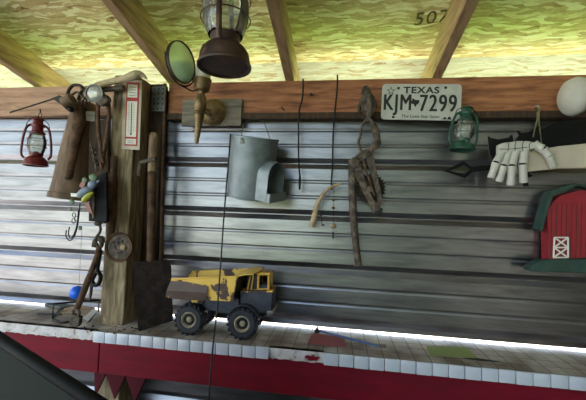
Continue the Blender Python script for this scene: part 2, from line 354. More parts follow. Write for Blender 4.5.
# corrugated sheet: the rib rows are read at the column px 300
def zrow(py): return P(300, py, YW).z
def wall_sheet(name, x0, x1, top, bottom, rows):
    prof = [(top, 0.0)]
    for kind, za, zb in rows:
        if kind == 'major':
            h = za - zb; prof += [(za, 0), (za - 0.46 * h, 0.0085), (za - 0.54 * h, 0.0085), (zb, 0)]
        else:
            h = za - zb; prof += [(za, 0), (za - 0.35 * h, 0.0018), (za - 0.65 * h, 0.0018), (zb, 0)]
    prof.append((bottom, 0.0)); prof = [p for p in prof if bottom <= p[0] <= top]
    b = MB(); nx = 14
    rr = [[(x0 + (x1 - x0) * j / nx, YW + d + 0.0025 * math.sin(3.1 * (x0 + (x1 - x0) * j / nx) + 9 * z), z) for j in range(nx + 1)] for (z, d) in prof]
    b.sheet(rr, 0.0012, (0, 1, 0)); return structure(b.build(name, 'steel_sheet', None, angle=3))
pitch = zrow(159) - zrow(210.5)
rows = []
for i in range(-2, 4):
    z0 = zrow(159) - i * pitch
    rows.append(('major', z0 + 0.004, z0 - 0.042))
    for q in (0.40, 0.70): rows.append(('minor', z0 - pitch * q, z0 - pitch * q - 0.017))
rows.sort(key=lambda r: -r[1])
wall_sheet('wall_back', -3.6, 2.6, ZB1 - 0.02, ZT + 0.012, rows)
low = []
for i in range(0, 4):
    z0 = ZT - 0.10 - i * pitch; low.append(('major', z0, z0 - 0.046))
    for q in (0.4, 0.7): low.append(('minor', z0 - pitch * q, z0 - pitch * q - 0.017))
wall_sheet('wall_back_lower', -3.6, 2.6, ZT - 0.045, 0.05, low)
structure(MB().box((-0.3, -0.7, -0.06), (6.4, 5.0, 0.12)).build('floor', 'concrete'))
structure(MB().box((0, 0, -0.16), (60, 60, 0.1)).build('ground', 'grass'))
# roof boards
b = MB(); y0, y1 = -3.0, 1.44
za, zb = ZR(y0) + RH, ZR(y1) + RH
b.prism([(-3.7, y0, za), (2.7, y0, za), (2.7, y1, zb), (-3.7, y1, zb)], (0, 0, 0.014))
ceil = structure(b.build('ceiling', 'osb'))
b = MB(); b.prism([(-3.7, y1, zb), (2.7, y1, zb), (2.7, 2.05, ZR(2.05) + RH), (-3.7, 2.05, ZR(2.05) + RH)], (0, 0, 0.014)); structure(b.build('ceiling_eaves', 'osb_eaves_light'))  # separate sheet, its edge set where the eaves light begins
dirz = Vector((0, 1, -SL)).normalized()
# stamped figures on the underside of the boards
d0 = ray(414, 26); t = None
def on_ceiling(px, py):
    d = ray(px, py); n = Vector((0, SL, 1)); p0 = Vector((0, 1.36, ZB1 + 0.009 + RH)); c0 = Vector((0, 0, CZ))
    return c0 + d * ((p0 - c0).dot(n) / d.dot(n))
lettering('stamp', '507', 'stamp', ceil, on_ceiling(413, 25) + Vector((0, 0, -0.0015)), on_ceiling(440, 22) - on_ceiling(413, 25), on_ceiling(416, 8) - on_ceiling(413, 25), 0.083, 0.9, 0.0004, 1.1, 'LEFT')
# unseen surroundings: side wall; rear wall, yard ground and hedging added for light and reflections
structure(MB().box((2.62, -0.75, 1.4), (0.06, 4.3, 2.8)).build('wall_right', 'dark_board'))
structure(MB().box((13.2, -8, -0.105), (33.2, 10, 0.02)).build('added_dirt_yard', 'dirt'))  # ground added out of view to keep lawn green out of the reflections
structure(MB().box((-16.5, -7, -0.105), (26, 20, 0.02)).build('added_driveway', 'gravel'))  # gravel added out of view so the metal mirrors pale grey
structure(MB().box((0, 2.35, -0.10), (30, 1.5, 0.03)).build('added_bounce_path', 'pale'))  # strip added out of view to set the bounce light under the eaves
structure(MB().box((1.85, -3.2, 1.45), (1.6, 0.06, 2.9)).build('added_wall_front', 'white'))  # unseen wall added to shut off sky light on the right
hb = MB()
for i in range(150):
    hb.ball((random.uniform(0.1, 11), random.uniform(-6.6, -5.2), random.uniform(0.2, 3.6)), random.uniform(0.5, 0.8), 8)
tag(hb.build('added_hedge', 'added_hedge'), 'dark green unseen hedging added across the yard for darker reflections', 'added_hedge')  # added behind the camera to darken what the metal mirrors

# ---- rafters
RAF = []
def rafter(px, py, label):
    x = P(px, py, 1.36).x; b = MB(); h = RH
    q = []
    for yy in (-2.95, 2.0): q.append((yy, ZR(yy)))
    for sx in (0,): b.prism([(x - 0.019, q[0][0], q[0][1]), (x - 0.019, q[1][0], q[1][1]), (x - 0.019, q[1][0], q[1][1] + h), (x - 0.019, q[0][0], q[0][1] + h)], (0.038, 0, 0))
    o = b.build('rafter', 'rafter', None, bevel=0.002); tag(o, label, 'rafter', 'roof rafters'); RAF.append(x); return o
rafter(33, 92, 'leftmost roof rafter with a dark knot above the red lantern')
rafter(170, 89, 'wooden roof rafter running down to the top of the post')
rafter(289, 83.5, 'wooden roof rafter just right of the rusty hanging lantern')
rafter(438, 80, 'wooden roof rafter meeting the beam above the licence plate')
for k in (-1, 1): pass

# ---- beams
b = MB(); xl = P(168, 100, 1.36).x
b.box(((xl + 2.6) / 2, 1.38, (ZB0 + ZB1) / 2), (2.6 - xl, 0.038, ZB1 - ZB0)); beam = b.build('header_beam', 'beam', None, bevel=0.003)
tag(beam, 'long reddish brown wooden beam across the top of the metal wall', 'beam')
b = MB(); b.box(((xl + 2.6) / 2, 1.373, ZB0 - 0.013), (2.6 - xl, 0.05, 0.026)); b.build('lower_lip', 'dark_wood', beam)
b = MB(); xr = P(128, 100, 1.36).x
b.box(((xr - 3.5) / 2, 1.38, (ZB0 + ZB1) / 2 - 0.004), (xr + 3.5, 0.038, ZB1 - ZB0)); o = b.build('header_board', 'beam_pink', None, bevel=0.003)
tag(o, 'pale pinkish wooden board above the wall left of the post', 'beam')

# ---- post
pa, pb = P(113, 76, 1.25), P(142.5, 76, 1.25); pw = pb.x - pa.x; pcx = (P(114.5, 76, 1.25).x + P(100.5, 320, 1.25).x) / 2 + 0.05

b = MB(); b.box((pcx, 1.30, (CZ + 0.56) / 2), (0.105, 0.10, CZ + 0.56)); post = b.build('post', 'post', None, bevel=0.004)
tag(post, 'weathered square wooden post standing through the worktop', 'post')
PY = 1.25                        # front face of the post
# dark timber in the gap right of the post, and thin strip
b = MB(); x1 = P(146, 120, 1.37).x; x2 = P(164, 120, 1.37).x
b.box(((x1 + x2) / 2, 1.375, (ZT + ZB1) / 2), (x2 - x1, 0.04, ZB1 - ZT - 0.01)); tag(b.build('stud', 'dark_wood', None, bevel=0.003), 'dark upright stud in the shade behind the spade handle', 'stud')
b = MB(); b.tube([P(165, 84, 1.34), P(161, 262, 1.34)], 0.008, 8); tag(b.build('batten', 'rust_brown'), 'thin brown upright strip right of the stud and left of the wall sheet', 'strip')
# perforated metal tie
b = MB(); c = P(158.5, 99, 1.33); b.box(c, (0.062, 0.003, 0.11)); b.box(c + Vector((-0.03, 0.02, 0)), (0.003, 0.04, 0.11))
tie = b.build('metal_tie', 'galv_dull'); tag(tie, 'grey galvanised tie plate fixing the beam beside the post top', 'bracket')
b = MB()
for i in range(3):
    for j in range(5): b.lathe(c + Vector((-0.02 + 0.02 * i, -0.0012, -0.044 + 0.022 * j)), (0, -1, 0), [(0, 0.0), (0, 0.004), (0.003, 0.003), (0.003, 0.0)], 8)
b.build('nail_head', 'dark_iron', tie)

# ---- counter
ctr = thing('bar_counter', 'long tiled bar counter with white edge tiles and red front board', 'counter', (-0.2, 1.28, ZT - 0.16))
FY = 1.172
b = MB(); px0, px1, py0, py1 = pcx - 0.054, pcx + 0.054, 1.249, 1.351
for xa, xb, ya, yb_ in ((-3.6, px0, FY, 1.62), (px1, 2.6, FY, 1.62), (px0, px1, FY, py0), (px0, px1, py1, 1.62)): b.box(((xa + xb) / 2, (ya + yb_) / 2, ZT - 0.018), (xb - xa, yb_ - ya, 0.036))
b.build('worktop', 'tile', ctr)
b = MB(); x = PZ(92.5, 333, ZT - 0.01).x
def xat(px): return PZ(px, 333 + (px - 93) * 0.0955, ZT - 0.005).x
def edge(xa, xb):
    b = MB(); n = round((xb - xa) / 0.0505); st = (xb - xa) / n
    for i in range(n):
        b.box((xa + st * (i + .5), FY - 0.005, ZT - 0.0185 + random.uniform(-.0006, .0006)), (st - 0.002, 0.010, 0.041), Matrix.Rotation(random.uniform(-.012, .012), 3, 'X'), 0.0025)
    return b
X0, X1, X2 = xat(93), xat(269), xat(324)
edge(X0, X1).build('edge_tiles', 'edge_tile', ctr); edge(X2, 2.5).build('edge_tiles', 'edge_tile', ctr)
def rough_edge(xa, xb, d, name='bare_edge', m='plaster'):
    b = MB(); n = max(4, int((xb - xa) / 0.012)); rr = []
    for i in range(n + 1):
        x = xa + (xb - xa) * i / n; j = random.uniform(-.003, .003)
        rr.append([(x, FY - d, ZT + 0.0), (x, FY - d - 0.002 + j * .5, ZT - 0.012), (x, FY - d - 0.001 + j, ZT - 0.026), (x, FY - d, ZT - 0.036 + j)])
    b.sheet(rr, 0.02, (0, 1, 0)); return b.build(name, m, ctr)
rough_edge(-3.5, X0, 0.001); rough_edge(X1, X2, 0.0015)
# red paint patch on the bare strip
xp = xat(312); b = MB(); pts = []
for i in range(14):
    a = 2 * PI * i / 14; r_ = random.uniform(0.35, 1.2); pts.append((xp + 0.03 * r_ * math.cos(a), FY - 0.0065, ZT - 0.020 + 0.012 * r_ * math.sin(a)))
b.prism(pts, (0, 0.004, 0)); b.build('red_paint_patch', 'red_board', ctr)
XS = PZ(103, 345, ZT - 0.06).x
for xa, xb in ((-3.5, XS - 0.002), (XS + 0.002, 2.5)):
    b = MB(); b.box(((xa + xb) / 2, FY + 0.012, ZT - 0.036 - 0.061), (xb - xa, 0.019, 0.122)); b.build('front_board', 'red_board', ctr, bevel=0.002)
# red zigzag boards under the counter
b = MB(); xa = P(96, 380, 1.215).x; pts = [(xa - .01, ZT - .14)]
for i in range(3): pts += [(xa + .085 * i, ZT - .27), (xa + .085 * i + .042, ZT - .175)]
pts += [(xa + .27, ZT - .14)]
b.prism([(x, 1.212, z) for x, z in pts], (0, 0.012, 0)); tag(b.build('zigzag_board', 'maroon'), 'dark red board with a zigzag lower edge under the counter', 'board')

# ================================================================== objects
# ------------------------------------------------------------------ hurricane lanterns
def lantern(label, base, axis, side, R, H, mp, mg, view_loop=True, group='hurricane lanterns', tilt_handle=None, tank_h=0.20, globe_r=0.60, wires=4):
    """base: centre of the tank's underside, R tank radius, H full height, side: direction of the two air tubes"""
    base = Vector(base); ax = Vector(axis).normalized(); sd_ = (Vector(side) - ax * Vector(side).dot(ax)).normalized(); fw = ax.cross(sd_)
    t = thing('hurricane_lantern', label, 'lantern', base, group); th = tank_h * H
    b = MB(); b.lathe(base, ax, [(0.004, 0), (0.006, R * .86), (0.0, R * .97), (0.0, R), (0.006, R * 1.01), (0.010, R * .96), (th * .40, R * .93), (th * .58, R * .89), (th * .78, R * .76), (th * .93, R * .58), (th, R * .45), (th, 0)], 40)
    tank = b.build('fuel_tank', mp, t)
    b = MB(); q = base + ax * (th * .76) + fw * (-R * .66); b.lathe(q, (ax - fw * .4), [(0, R * .16), (R * .16, R * .16), (R * .18, R * .13), (R * .18, 0)], 14); b.build('filler_cap', mp, tank)
    b = MB(); b.lathe(base, ax, [(th * .98, 0), (th * .98, R * .50), (th * 1.18, R * .56), (th * 1.30, R * .56), (th * 1.34, R * .30), (th * 1.5, R * .12), (th * 1.5, 0)], 28); b.build('burner', mp, t)
    g0 = th * 1.30; g1 = H * .66; gr = R * globe_r * 1.25
    b = MB(); prof = []
    for i in range(13):
        u = i / 12; prof.append((g0 + (g1 - g0) * u, gr * (0.62 + 0.38 * math.sin(PI * (0.10 + 0.80 * u)) ** 1.0)))
    b.lathe(base, ax, prof, 28); b.build('glass_globe', mg, t)
    b = MB()
    for u in (0.33, 0.72): b.ring(base + ax * (g0 + (g1 - g0) * u), ax, gr * 1.06, 0.0014 * R / .06, 28, 6)
    for k in range(wires):
        a = PI / 4 + k * 2 * PI / wires; dd = sd_ * math.cos(a) + fw * math.sin(a)
        b.tube(smooth_path([base + ax * (g0 - .01 * H) + dd * gr * .8, base + ax * (g0 + (g1 - g0) * .3) + dd * gr * 1.06, base + ax * (g0 + (g1 - g0) * .7) + dd * gr * 1.06, base + ax * g1 + dd * gr * .72], 4), 0.0014 * R / .06, 6)
    b.build('globe_guard', mp, t)
    b = MB(); b.lathe(base, ax, [(g1 - .01 * H, gr * .66), (g1, gr * .86), (g1 + .025 * H, gr * .86), (g1 + .05 * H, gr * .62), (H * .80, gr * .56), (H * .80, gr * .70), (H * .84, gr * .72), (H * .86, gr * .58), (H * .93, gr * .50), (H * .95, gr * .62), (H * .965, gr * .60), (H, gr * .30), (H, 0)], 28)
    ch = b.build('chimney', mp, t)
    for sgn in (-1, 1):
        b = MB(); o = sd_ * sgn
        b.tube(smooth_path([base + ax * th * .74 + o * R * .90, base + ax * th * 1.15 + o * R * 1.12, base + ax * H * .45 + o * R * 1.10, base + ax * H * .66 + o * R * .98, base + ax * H * .80 + o * R * .78, base + ax * H * .86 + o * R * .30], 5), R * .105, 10)
        b.build('air_tube', mp, t)
    b = MB()
    if tilt_handle is None: tilt_handle = H * .30
    b.tube(smooth_path([base + ax * H * .74 + sd_ * R * .92, base + ax * (H * .90) + sd_ * R * .75, base + ax * (H * .86 + tilt_handle) + sd_ * 0.004, base + ax * (H * .90) - sd_ * R * .75, base + ax * H * .74 - sd_ * R * .92], 6), 0.0016, 8)
    b.build('bail_handle', 'dark_iron', t)
    return t
# big rusty one near the eye
y = 0.86; s_ = S(223, 66, y); ctr_ = P(224.5, 68, y)
big = lantern('large rusty brown hurricane lantern hanging above the brass sconce', ctr_, (-0.02, 0, 1), (0.15, -1, 0), 26.6 * s_, 128 * s_, 'lantern_rust', M['globe_dim'], tank_h=0.195, globe_r=0.70, wires=2)
y = 1.29; s_ = S(461, 148, y)
grn = lantern('small green hurricane lantern hung under the right end of the licence plate', P(461.5, 150.5, y), P(467, 106, y) - P(461, 150, y), (1, 0.15, 0), 12.2 * s_, 45 * s_, 'green_paint', M['globe'], tilt_handle=0.02)
y = 1.29; s_ = S(35, 165, y)
red = lantern('dark red hurricane lantern hung left of the brown canister', P(35.5, 166, y), P(39, 118, y) - P(36, 166, y), (-.80, -0.60, 0), 10.6 * s_, 49 * s_, 'red_paint', M['globe'], tilt_handle=0.035)

b = MB(); b.tube([P(39.5, 113, 1.362), P(40.5, 112, 1.30), P(40, 109, 1.292)], .0024, 8); b.ring(P(40.0, 115.5, 1.291), (.3, 1, 0), .012, .0014, 16, 6)
tag(b.build('hanging_nail', 'dark_iron'), 'nail with a wire ring holding the red lantern on the pale board', 'nail')
# ------------------------------------------------------------------ brass sconce on its grey board
b = MB(); c0, c1 = P(183, 99, 1.345), P(241, 128, 1.345)
b.box(((c0.x + c1.x) / 2, 1.351, (c0.z + c1.z) / 2 + .003), (c1.x - c0.x, 0.018, c0.z - c1.z - .012)); o = b.build('backing_board', 'old_wood', None, bevel=0.002)
tag(o, 'grey weathered board fixed on the beam behind the brass sconce', 'board')
pc = P(213, 112.5, 1.34); s_ = S(213, 112, 1.34)
sco = thing('wall_sconce', 'aged brass torch shaped wall sconce with fluted round back plate', 'sconce', pc)
b = MB(); r = 13.5 * s_; b.lathe(pc + Vector((0, 0, 0)), (0, -1, 0), [(0, r), (0.006, r), (0.010, r * .93)], 40)
b.lathe(pc, (0, -1, 0), [(0.010, r * .93), (0.018, r * .86), (0.026, r * .66), (0.032, r * .44), (0.036, r * .30), (0.036, 0)], 96, flute=24, famp=0.035); b.build('back_plate', 'brass', sco)
ta, tb = P(204.0, 66, 1.20), P(196.6, 143, 1.20); ax = (ta - tb); Ls = ax.length; ax.normalize(); u = S(200, 100, 1.20)
b = MB(); m_ = tb + ax * Ls * .46; b.tube(smooth_path([pc + Vector((0, -.03, 0)), pc + Vector((-.012, -.07, -.012)), m_ + Vector((.03, .03, -.02)), m_], 5), 0.008, 10); b.build('arm', 'brass', sco)
f = lambda t_, rp: (Ls * t_, rp * u)
b = MB(); b.lathe(tb, ax, [(0, 0), f(.0, 1.6), f(.03, 2.4), f(.05, 2.0), f(.08, 2.6), f(.28, 3.9), f(.33, 4.6), f(.36, 5.2), f(.375, 4.4), f(.39, 5.4), f(.41, 4.6), f(.46, 6.2), f(.54, 6.3), f(.60, 5.0), f(.63, 3.4), f(.66, 3.6), f(.68, 7.0), f(.72, 8.0), f(.80, 8.4), f(.81, 8.9), f(.825, 8.9), f(.83, 0)], 26); b.build('torch_body', 'brass', sco)
b = MB(); b.lathe(tb, ax, [f(.828, 0), f(.828, 7.2), f(.96, 7.6), f(1.05, 7.4), f(1.05, 6.6), f(.84, 6.0)], 26); b.build('glass_cup', 'frost', sco)
# round reflector on a wire yoke
rc = P(181.5, 62.5, 1.14); s_ = S(181, 62, 1.14); rn = Vector((0.95, -0.22, -0.02)).normalized(); R_ = 19.8 * s_
refl = thing('round_reflector', 'round glass reflector coloured green like the light it mirrors, with a rusty rim beside the lantern', 'reflector', rc)
b = MB(); b.lathe(rc - rn * .004, rn, [(0.0, 0), (0.001, R_ * .5), (0.006, R_ * .96), (0.002, R_ * .96), (-0.004, R_ * .5), (-0.004, 0)], 40); b.build('mirror', 'mirror_glass', refl)
b = MB(); b.lathe(rc, rn, [(-.006, R_ * .96), (-.006, R_ * 1.02), (0.006, R_ * 1.02), (0.006, R_ * .965), (0.003, R_ * .96)], 44, closed=True); b.build('rim', 'lantern_rust', refl)
b = MB(); a_, b_, _ = frame_from(rn); pts = []
for k in range(13):
    t_ = PI + PI * k / 12; pts.append(rc + (a_ * math.cos(t_) + b_ * math.sin(t_)) * R_ * 1.14)
b.tube(pts, 0.003, 8); b.tube(smooth_path([rc - b_ * R_ * 1.14, P(186, 88, 1.17), P(192, 91, 1.19), P(199, 89, 1.185)], 5), 0.003, 8); b.build('yoke', 'dark_iron', refl)

# ------------------------------------------------------------------ galvanised feeder bucket
y = 1.23; top = P(254.6, 137.2, y); bot = P(249.3, 196.5, y + .05); s_ = S(252, 170, y); ax = (bot - top).normalized(); Lb = (bot - top).length; rt = 24.0 * s_; rb_ = 22.8 * s_
bk = thing('feed_bucket', 'galvanised feed bucket with a hooded side spout hanging from the beam', 'bucket', bot)
b = MB(); b.lathe(top, ax, [(0, rt), (0.0, rt * 1.03), (0.006, rt * 1.03), (0.007, rt), (Lb * .97, rb_), (Lb * .97, rb_ * 1.03), (Lb, rb_ * 1.03), (Lb, rb_), (Lb - .004, rb_ * .98), (Lb - .004, 0), (Lb * .95, 0), (Lb * .95, rb_ * .97), (0.002, rt * .975)], 96, closed=False); drum = b.build('drum', 'galv', bk)
a0 = Vector((1, 0, 0)); a0 = (a0 - ax * a0.dot(ax)).normalized(); fwd = ax.cross(a0)
if fwd.y > 0: fwd = -fwd
dirh = (a0 * 0.92 + fwd * 0.40).normalized(); tan_ = ax.cross(dirh)          # spout direction, and its sideways direction
up = -ax
base = bot + up * 0.006; wd = 0.054; hh = 0.150; cyl_r = rb_
def arch(o, wd, hh, n=14):
    pts = [o + tan_ * wd, ]
    for i in range(n + 1):
        t_ = PI * i / n; pts.append(o + up * (hh - wd) + tan_ * wd * math.cos(t_) + up * wd * math.sin(t_))
    pts.append(o - tan_ * wd); return pts
cutm = MB(); cutm.prism(arch(base + dirh * cyl_r * .5 + up * .004, wd * .93, hh * .93), dirh * cyl_r * .8); cut = cutm.build('cut', 'galv')
mo = drum.modifiers.new('cut', 'BOOLEAN'); mo.object = cut; mo.operation = 'DIFFERENCE'; mo.solver = 'EXACT'
bpy.context.view_layer.update(); me_ = bpy.data.meshes.new_from_object(drum.evaluated_get(bpy.context.evaluated_depsgraph_get()))
drum.modifiers.clear(); drum.data = me_; me_.polygons.foreach_set('use_smooth', [False] * len(me_.polygons)); bpy.data.objects.remove(cut)
rows_ = [arch(base + dirh * (cyl_r * .80), wd, hh), arch(base + dirh * (cyl_r * 1.12), wd, hh), arch(base + dirh * (cyl_r * 1.38), wd * 1.0, hh * .97)]
b = MB(); b.sheet(rows_, 0.0015, up * .1 + dirh * .02 + tan_ * .3); b.build('spout_hood', 'galv', bk)
b = MB(); b.prism([base + dirh * cyl_r * .8 + tan_ * wd, base + dirh * cyl_r * 1.55 + tan_ * wd, base + dirh * cyl_r * 1.55 - tan_ * wd, base + dirh * cyl_r * .8 - tan_ * wd], up * .003)
b.prism([base + dirh * cyl_r * 1.55 + tan_ * wd, base + dirh * cyl_r * 1.55 - tan_ * wd, base + dirh * cyl_r * 1.55 - tan_ * wd + up * .033, base + dirh * cyl_r * 1.55 + tan_ * wd + up * .033], dirh * .002)
for sg in (-1, 1): b.prism([base + dirh * cyl_r * 1.40 + tan_ * wd * sg, base + dirh * cyl_r * 1.55 + tan_ * wd * sg, base + dirh * cyl_r * 1.55 + tan_ * wd * sg + up * .033, base + dirh * cyl_r * 1.40 + tan_ * wd * sg + up * .033], tan_ * .0015)
b.build('spout_tray', 'galv', bk)
b = MB(); e0 = P(242.5, 140, y - .085); b.box(e0, (0.016, 0.004, 0.026), None, 0.001); b.tube([e0 + Vector((0, -.002, .004)), e0 + Vector((0, -.007, .004))], 0.004, 8); b.build('ear', 'galv_dull', bk)
b = MB(); nl = P(262, 121, 1.352); b.tube(smooth_path([e0 + Vector((0, -.004, .006)), P(242, 131, y - .07), P(247, 121, 1.26), nl + Vector((0, -.012, 0)), P(266, 127, 1.31), P(270, 140, y + .02)], 6), 0.0016, 8); b.build('bail', 'galv_dull', bk)

# ------------------------------------------------------------------ black cord hanging in front of the counter
b = MB(); b.tube(smooth_path(PX([(230.5, 134, 1.16), (228.2, 165, 1.145), (224, 215, 1.13), (218, 300, 1.09), (213, 345, 1.08), (209, 402, 1.07)], 1.1) + [Vector((-.40, 1.06, 0.5)), Vector((-.42, 1.05, 0.004))], 6), 0.0029, 8)
tag(b.build('cord', 'cord'), 'thin black cord hanging from the bucket past the toy truck', 'cord')

# ------------------------------------------------------------------ long wire hooks on the beam
def hook(pts, r, label, y=1.335):
    b = MB(); b.tube(smooth_path(PX(pts, y), 5), r, 8); return tag(b.build('wire_hook', 'dark_iron'), label, 'hook', 'long wire hooks on the beam')
hk = MB(); hk.tube(smooth_path(PX([(303, 79), (303, 90), (302, 100), (299, 112), (298.5, 140), (299, 165), (300, 177)], 1.335), 5), 0.0034, 8)
hk.lathe(P(300, 174, 1.335), P(299.5, 192, 1.335) - P(300, 174, 1.335), [(0, 0), (0.004, .004), (0.03, .0052), (0.06, .0045), (0.068, 0)], 10)
tag(hk.build('wire_hook', 'dark_iron'), 'long dark wire hook with a thick lower end, right of the bucket', 'hook', 'long wire hooks on the beam')
hook([(337.5, 75), (337, 90), (334.5, 115), (333, 140), (332.5, 165), (331.5, 180), (332, 190)], 0.0034, 'long straight dark wire hook holding the curved antler')
# curved antler
b = MB(); b.tube(smooth_path(PX([(312, 227), (315, 213), (319, 201), (326, 191), (335, 185.5), (341, 184)], 1.325), 5), [0.0125 - 0.0085 * min(1, i / 25) for i in range(26)], 10)
tag(b.build('antler', 'antler'), 'pale curved antler piece hanging from a wire hook', 'antler')
# string of beads with a small key
bs = thing('bead_string', 'thin string with small beads and a key hanging beside the antler', 'beads', P(333, 238, 1.32))
b = MB(); b.tube(PX([(334, 188), (333.5, 205), (333, 238)], 1.322), 0.0008, 6); b.build('thread', 'dark_iron', bs)
for (py, r) in ((200, .006), (208, .007), (226, .011)):
    b = MB(); b.ball(P(333.4, py, 1.322), r, 12, (1, 1, .85)); b.build('bead', 'rust_brown' if py < 220 else 'antler', bs)
b = MB(); b.lathe(P(333, 232, 1.322), P(333, 239, 1.322) - P(333, 232, 1.322), [(0, 0), (0, .003), (.024, .003), (.028, 0)], 8); b.build('metal_drop', 'dark_iron', bs)
b = MB(); k0 = P(321.5, 214, 1.32); k1 = P(322, 226, 1.32); b.ring(k0, (0, 1, 0), .006, .0018, 14, 6); b.tube([k0 + Vector((0, 0, -.006)), k1], .002, 6); b.box(k1 + Vector((.005, 0, .004)), (.009, .002, .007)); b.build('key', 'dark_iron', bs)
b = MB(); b.tube(smooth_path(PX([(321.5, 212), (325, 206), (330, 198), (334, 190)], 1.322), 4), .0007, 6); b.build('key_thread', 'string', bs)

# ------------------------------------------------------------------ licence plate
yp = 1.340; q00, q10, q01 = P(380.6, 119.5, yp), P(460.5, 121, yp), P(382.3, 84, yp)
pl = thing('licence_plate', 'white Texas licence plate with black figures fixed on the beam', 'licence plate', (q00 + q10) / 2)
xd = (q10 - q00).normalized(); xd.y = 0; xd.normalize(); yd = Vector((-xd.z, 0, xd.x)); W_, H_ = (q10 - q00).length, (q01 - q00).length; o0 = q00
print('plate', W_, H_)
def plp(u, v, d=0): return o0 + xd * (u * W_) + yd * (v * H_) + Vector((0, -d, 0))
b = MB(); pts = []; rr = 0.014
for cx, cy, a0_ in ((W_ - rr, H_ - rr, 0), (rr, H_ - rr, 90), (rr, rr, 180), (W_ - rr, rr, 270)):
    for k in range(5):
        a = math.radians(a0_ + 22.5 * k); pts.append(o0 + xd * (cx + rr * math.cos(a)) + yd * (cy + rr * math.sin(a)))
b.prism(pts, (0, -0.0016, 0)); b.build('plate', 'plate_white', pl, bevel=0.0006)
lettering('state_name', 'TEXAS', 'ink', pl, plp(.50, .745, .002), xd, yd, 0.036, 1.20, spacing=1.10, bold=.0009)
lettering('figures', 'KJM', 'ink', pl, plp(.205, .27, .002), xd, yd, 0.092, 0.66, .0006, 1.14, thick=.0028)
lettering('figures', '7299', 'ink', pl, plp(.715, .25, .002), xd, yd, 0.095, 0.66, .0006, 1.16, thick=.0028)
lettering('motto', 'The Lone Star State', 'ink', pl, plp(.50, .065, .002), xd, yd, 0.017, 1.05)
b = MB(); st = [(0.0, .30), (.10, .30), (.10, .62), (.32, .62), (.32, .50), (.62, .42), (.98, .40), (1.0, .10), (.80, -.15), (.62, -.30), (.60, -.52), (.46, -.48), (.36, -.22), (.24, -.12), (.14, -.18), (.05, -.05), (-.12, .22)]
b.prism([plp(.425 + (a - .45) * .105, .47 + c * .20, .0016) for a, c in st], (0, -.0006, 0)); b.build('state_outline', 'ink', pl)
b = MB(); cs = plp(.115, .80, .0016)
def star(R1, R2): return [cs + (xd * math.sin(PI * k / 5) + yd * math.cos(PI * k / 5)) * (R1 if k % 2 == 0 else R2) for k in range(10)]
pts = star(.0155, .0065)
for k in range(10): b.tube([pts[k] + Vector((0, -.0004, 0)), pts[(k + 1) % 10] + Vector((0, -.0004, 0))], .0010, 6)
b.build('star', 'ink', pl)
for (u, v) in ((.21, .88), (.80, .90), (.16, .07), (.86, .07)):
    b = MB(); b.lathe(plp(u, v, .001), (0, -1, 0), [(0, .0055), (.003, .005), (.004, 0)], 10)
    b.build('bolt', 'dark_iron', pl)
b = MB(); c = plp(.77, .07, .0018); b.prism([c + xd * (.0 + .006 * i) + yd * (.0055 * ((i * 7) % 3 - 1)) for i in range(6)] + [c + xd * (.034) - yd * .006, c - yd * .005], (0, -.0005, 0)); b.build('flourish', 'ink', pl)

# ------------------------------------------------------------------ rusty come-along winch
cw = thing('ratchet_winch', 'rusty ratchet hoist with a toothed wheel and long lever hanging from the beam', 'hoist', P(358, 268, 1.30))
b = MB(); b.tube(smooth_path(PX([(363, 94, 1.335), (366, 88, 1.31), (369, 97, 1.29), (370, 110, 1.295), (368, 122, 1.30)], 1.3), 5), .011, 10)
b.tube(smooth_path(PX([(365, 95, 1.325), (360, 104, 1.32), (359, 112, 1.32)], 1.3), 4), .007, 8); b.tube(smooth_path(PX([(370, 96, 1.315), (375, 105, 1.31), (371, 114, 1.31)], 1.3), 4), .009, 8); b.prism(PX([(360, 99), (364, 93), (370, 92), (375, 97), (376, 108), (372, 116), (368, 119), (363, 112)], 1.30), (0, .03, 0)); b.build('top_hook', 'rust', cw)
b = MB(); b.tube(smooth_path(PX([(367, 118), (362, 127), (360, 137), (358.5, 143), (361, 151)], 1.295), 5), .0055, 10); b.tube(smooth_path(PX([(368, 118), (373, 124), (377, 136), (377, 143), (371, 149), (364, 152)], 1.295), 5), [.005, .005, .006, .007, .008, .010, .013, .014, .014, .014, .013, .012, .012, .013, .015, .016, .016, .015, .013, .012, .011, .010, .010, .009, .009, .008], 10); b.build('lower_hook', 'rust', cw)
def plate_px(pts, y, th, name, m='rust', hole=None):
    b = MB(); b.prism(PX(pts, y), (0, th, 0)); return b.build(name, m, cw, bevel=.0015)
gc = P(370.5, 188, 1.292); s_ = S(367, 190, 1.30); b = MB(); n_ = 26; prof = []
for k in range(n_ * 2):
    a = PI * k / n_; r_ = (15.5 if k % 2 else 12.8) * s_; prof.append(gc + Vector((math.cos(a) * r_, 0, math.sin(a) * r_)))
b.prism(prof, (0, .012, 0)); b.lathe(gc, (0, -1, 0), [(0, 9 * s_), (.010, 9 * s_), (.012, 6 * s_), (.012, 0)], 20); b.build('ratchet_wheel', 'gear_iron', cw)
plate_px([(349, 163), (352, 157), (357, 157), (360, 163), (364.5, 178), (370, 192), (377, 206), (379, 212), (374, 214), (366, 198), (358, 181), (352, 171)], 1.272, .008, 'side_plate')
plate_px([(366, 152), (370, 150), (374, 158), (377, 173), (381, 190), (383, 203), (379, 206), (376, 192), (371.5, 175), (367, 162)], 1.266, .008, 'side_plate')
plate_px([(352, 159), (361, 151), (370, 147), (374, 151), (366, 158), (357, 165)], 1.282, .020, 'head_plate')
for (px, py, r) in ((354.5, 164, 4.6), (370, 189, 3.2), (376.5, 208, 3.4), (368, 155, 3.0)):
    b = MB(); s2 = S(px, py, 1.27); b.lathe(P(px, py, 1.285), (0, -1, 0), [(-.04, r * s2 * .6), (0.008, r * s2 * .6), (.008, r * s2), (.020, r * s2), (.022, r * s2 * .5), (.022, 0)], 12); b.build('pivot_bolt', 'rust', cw)
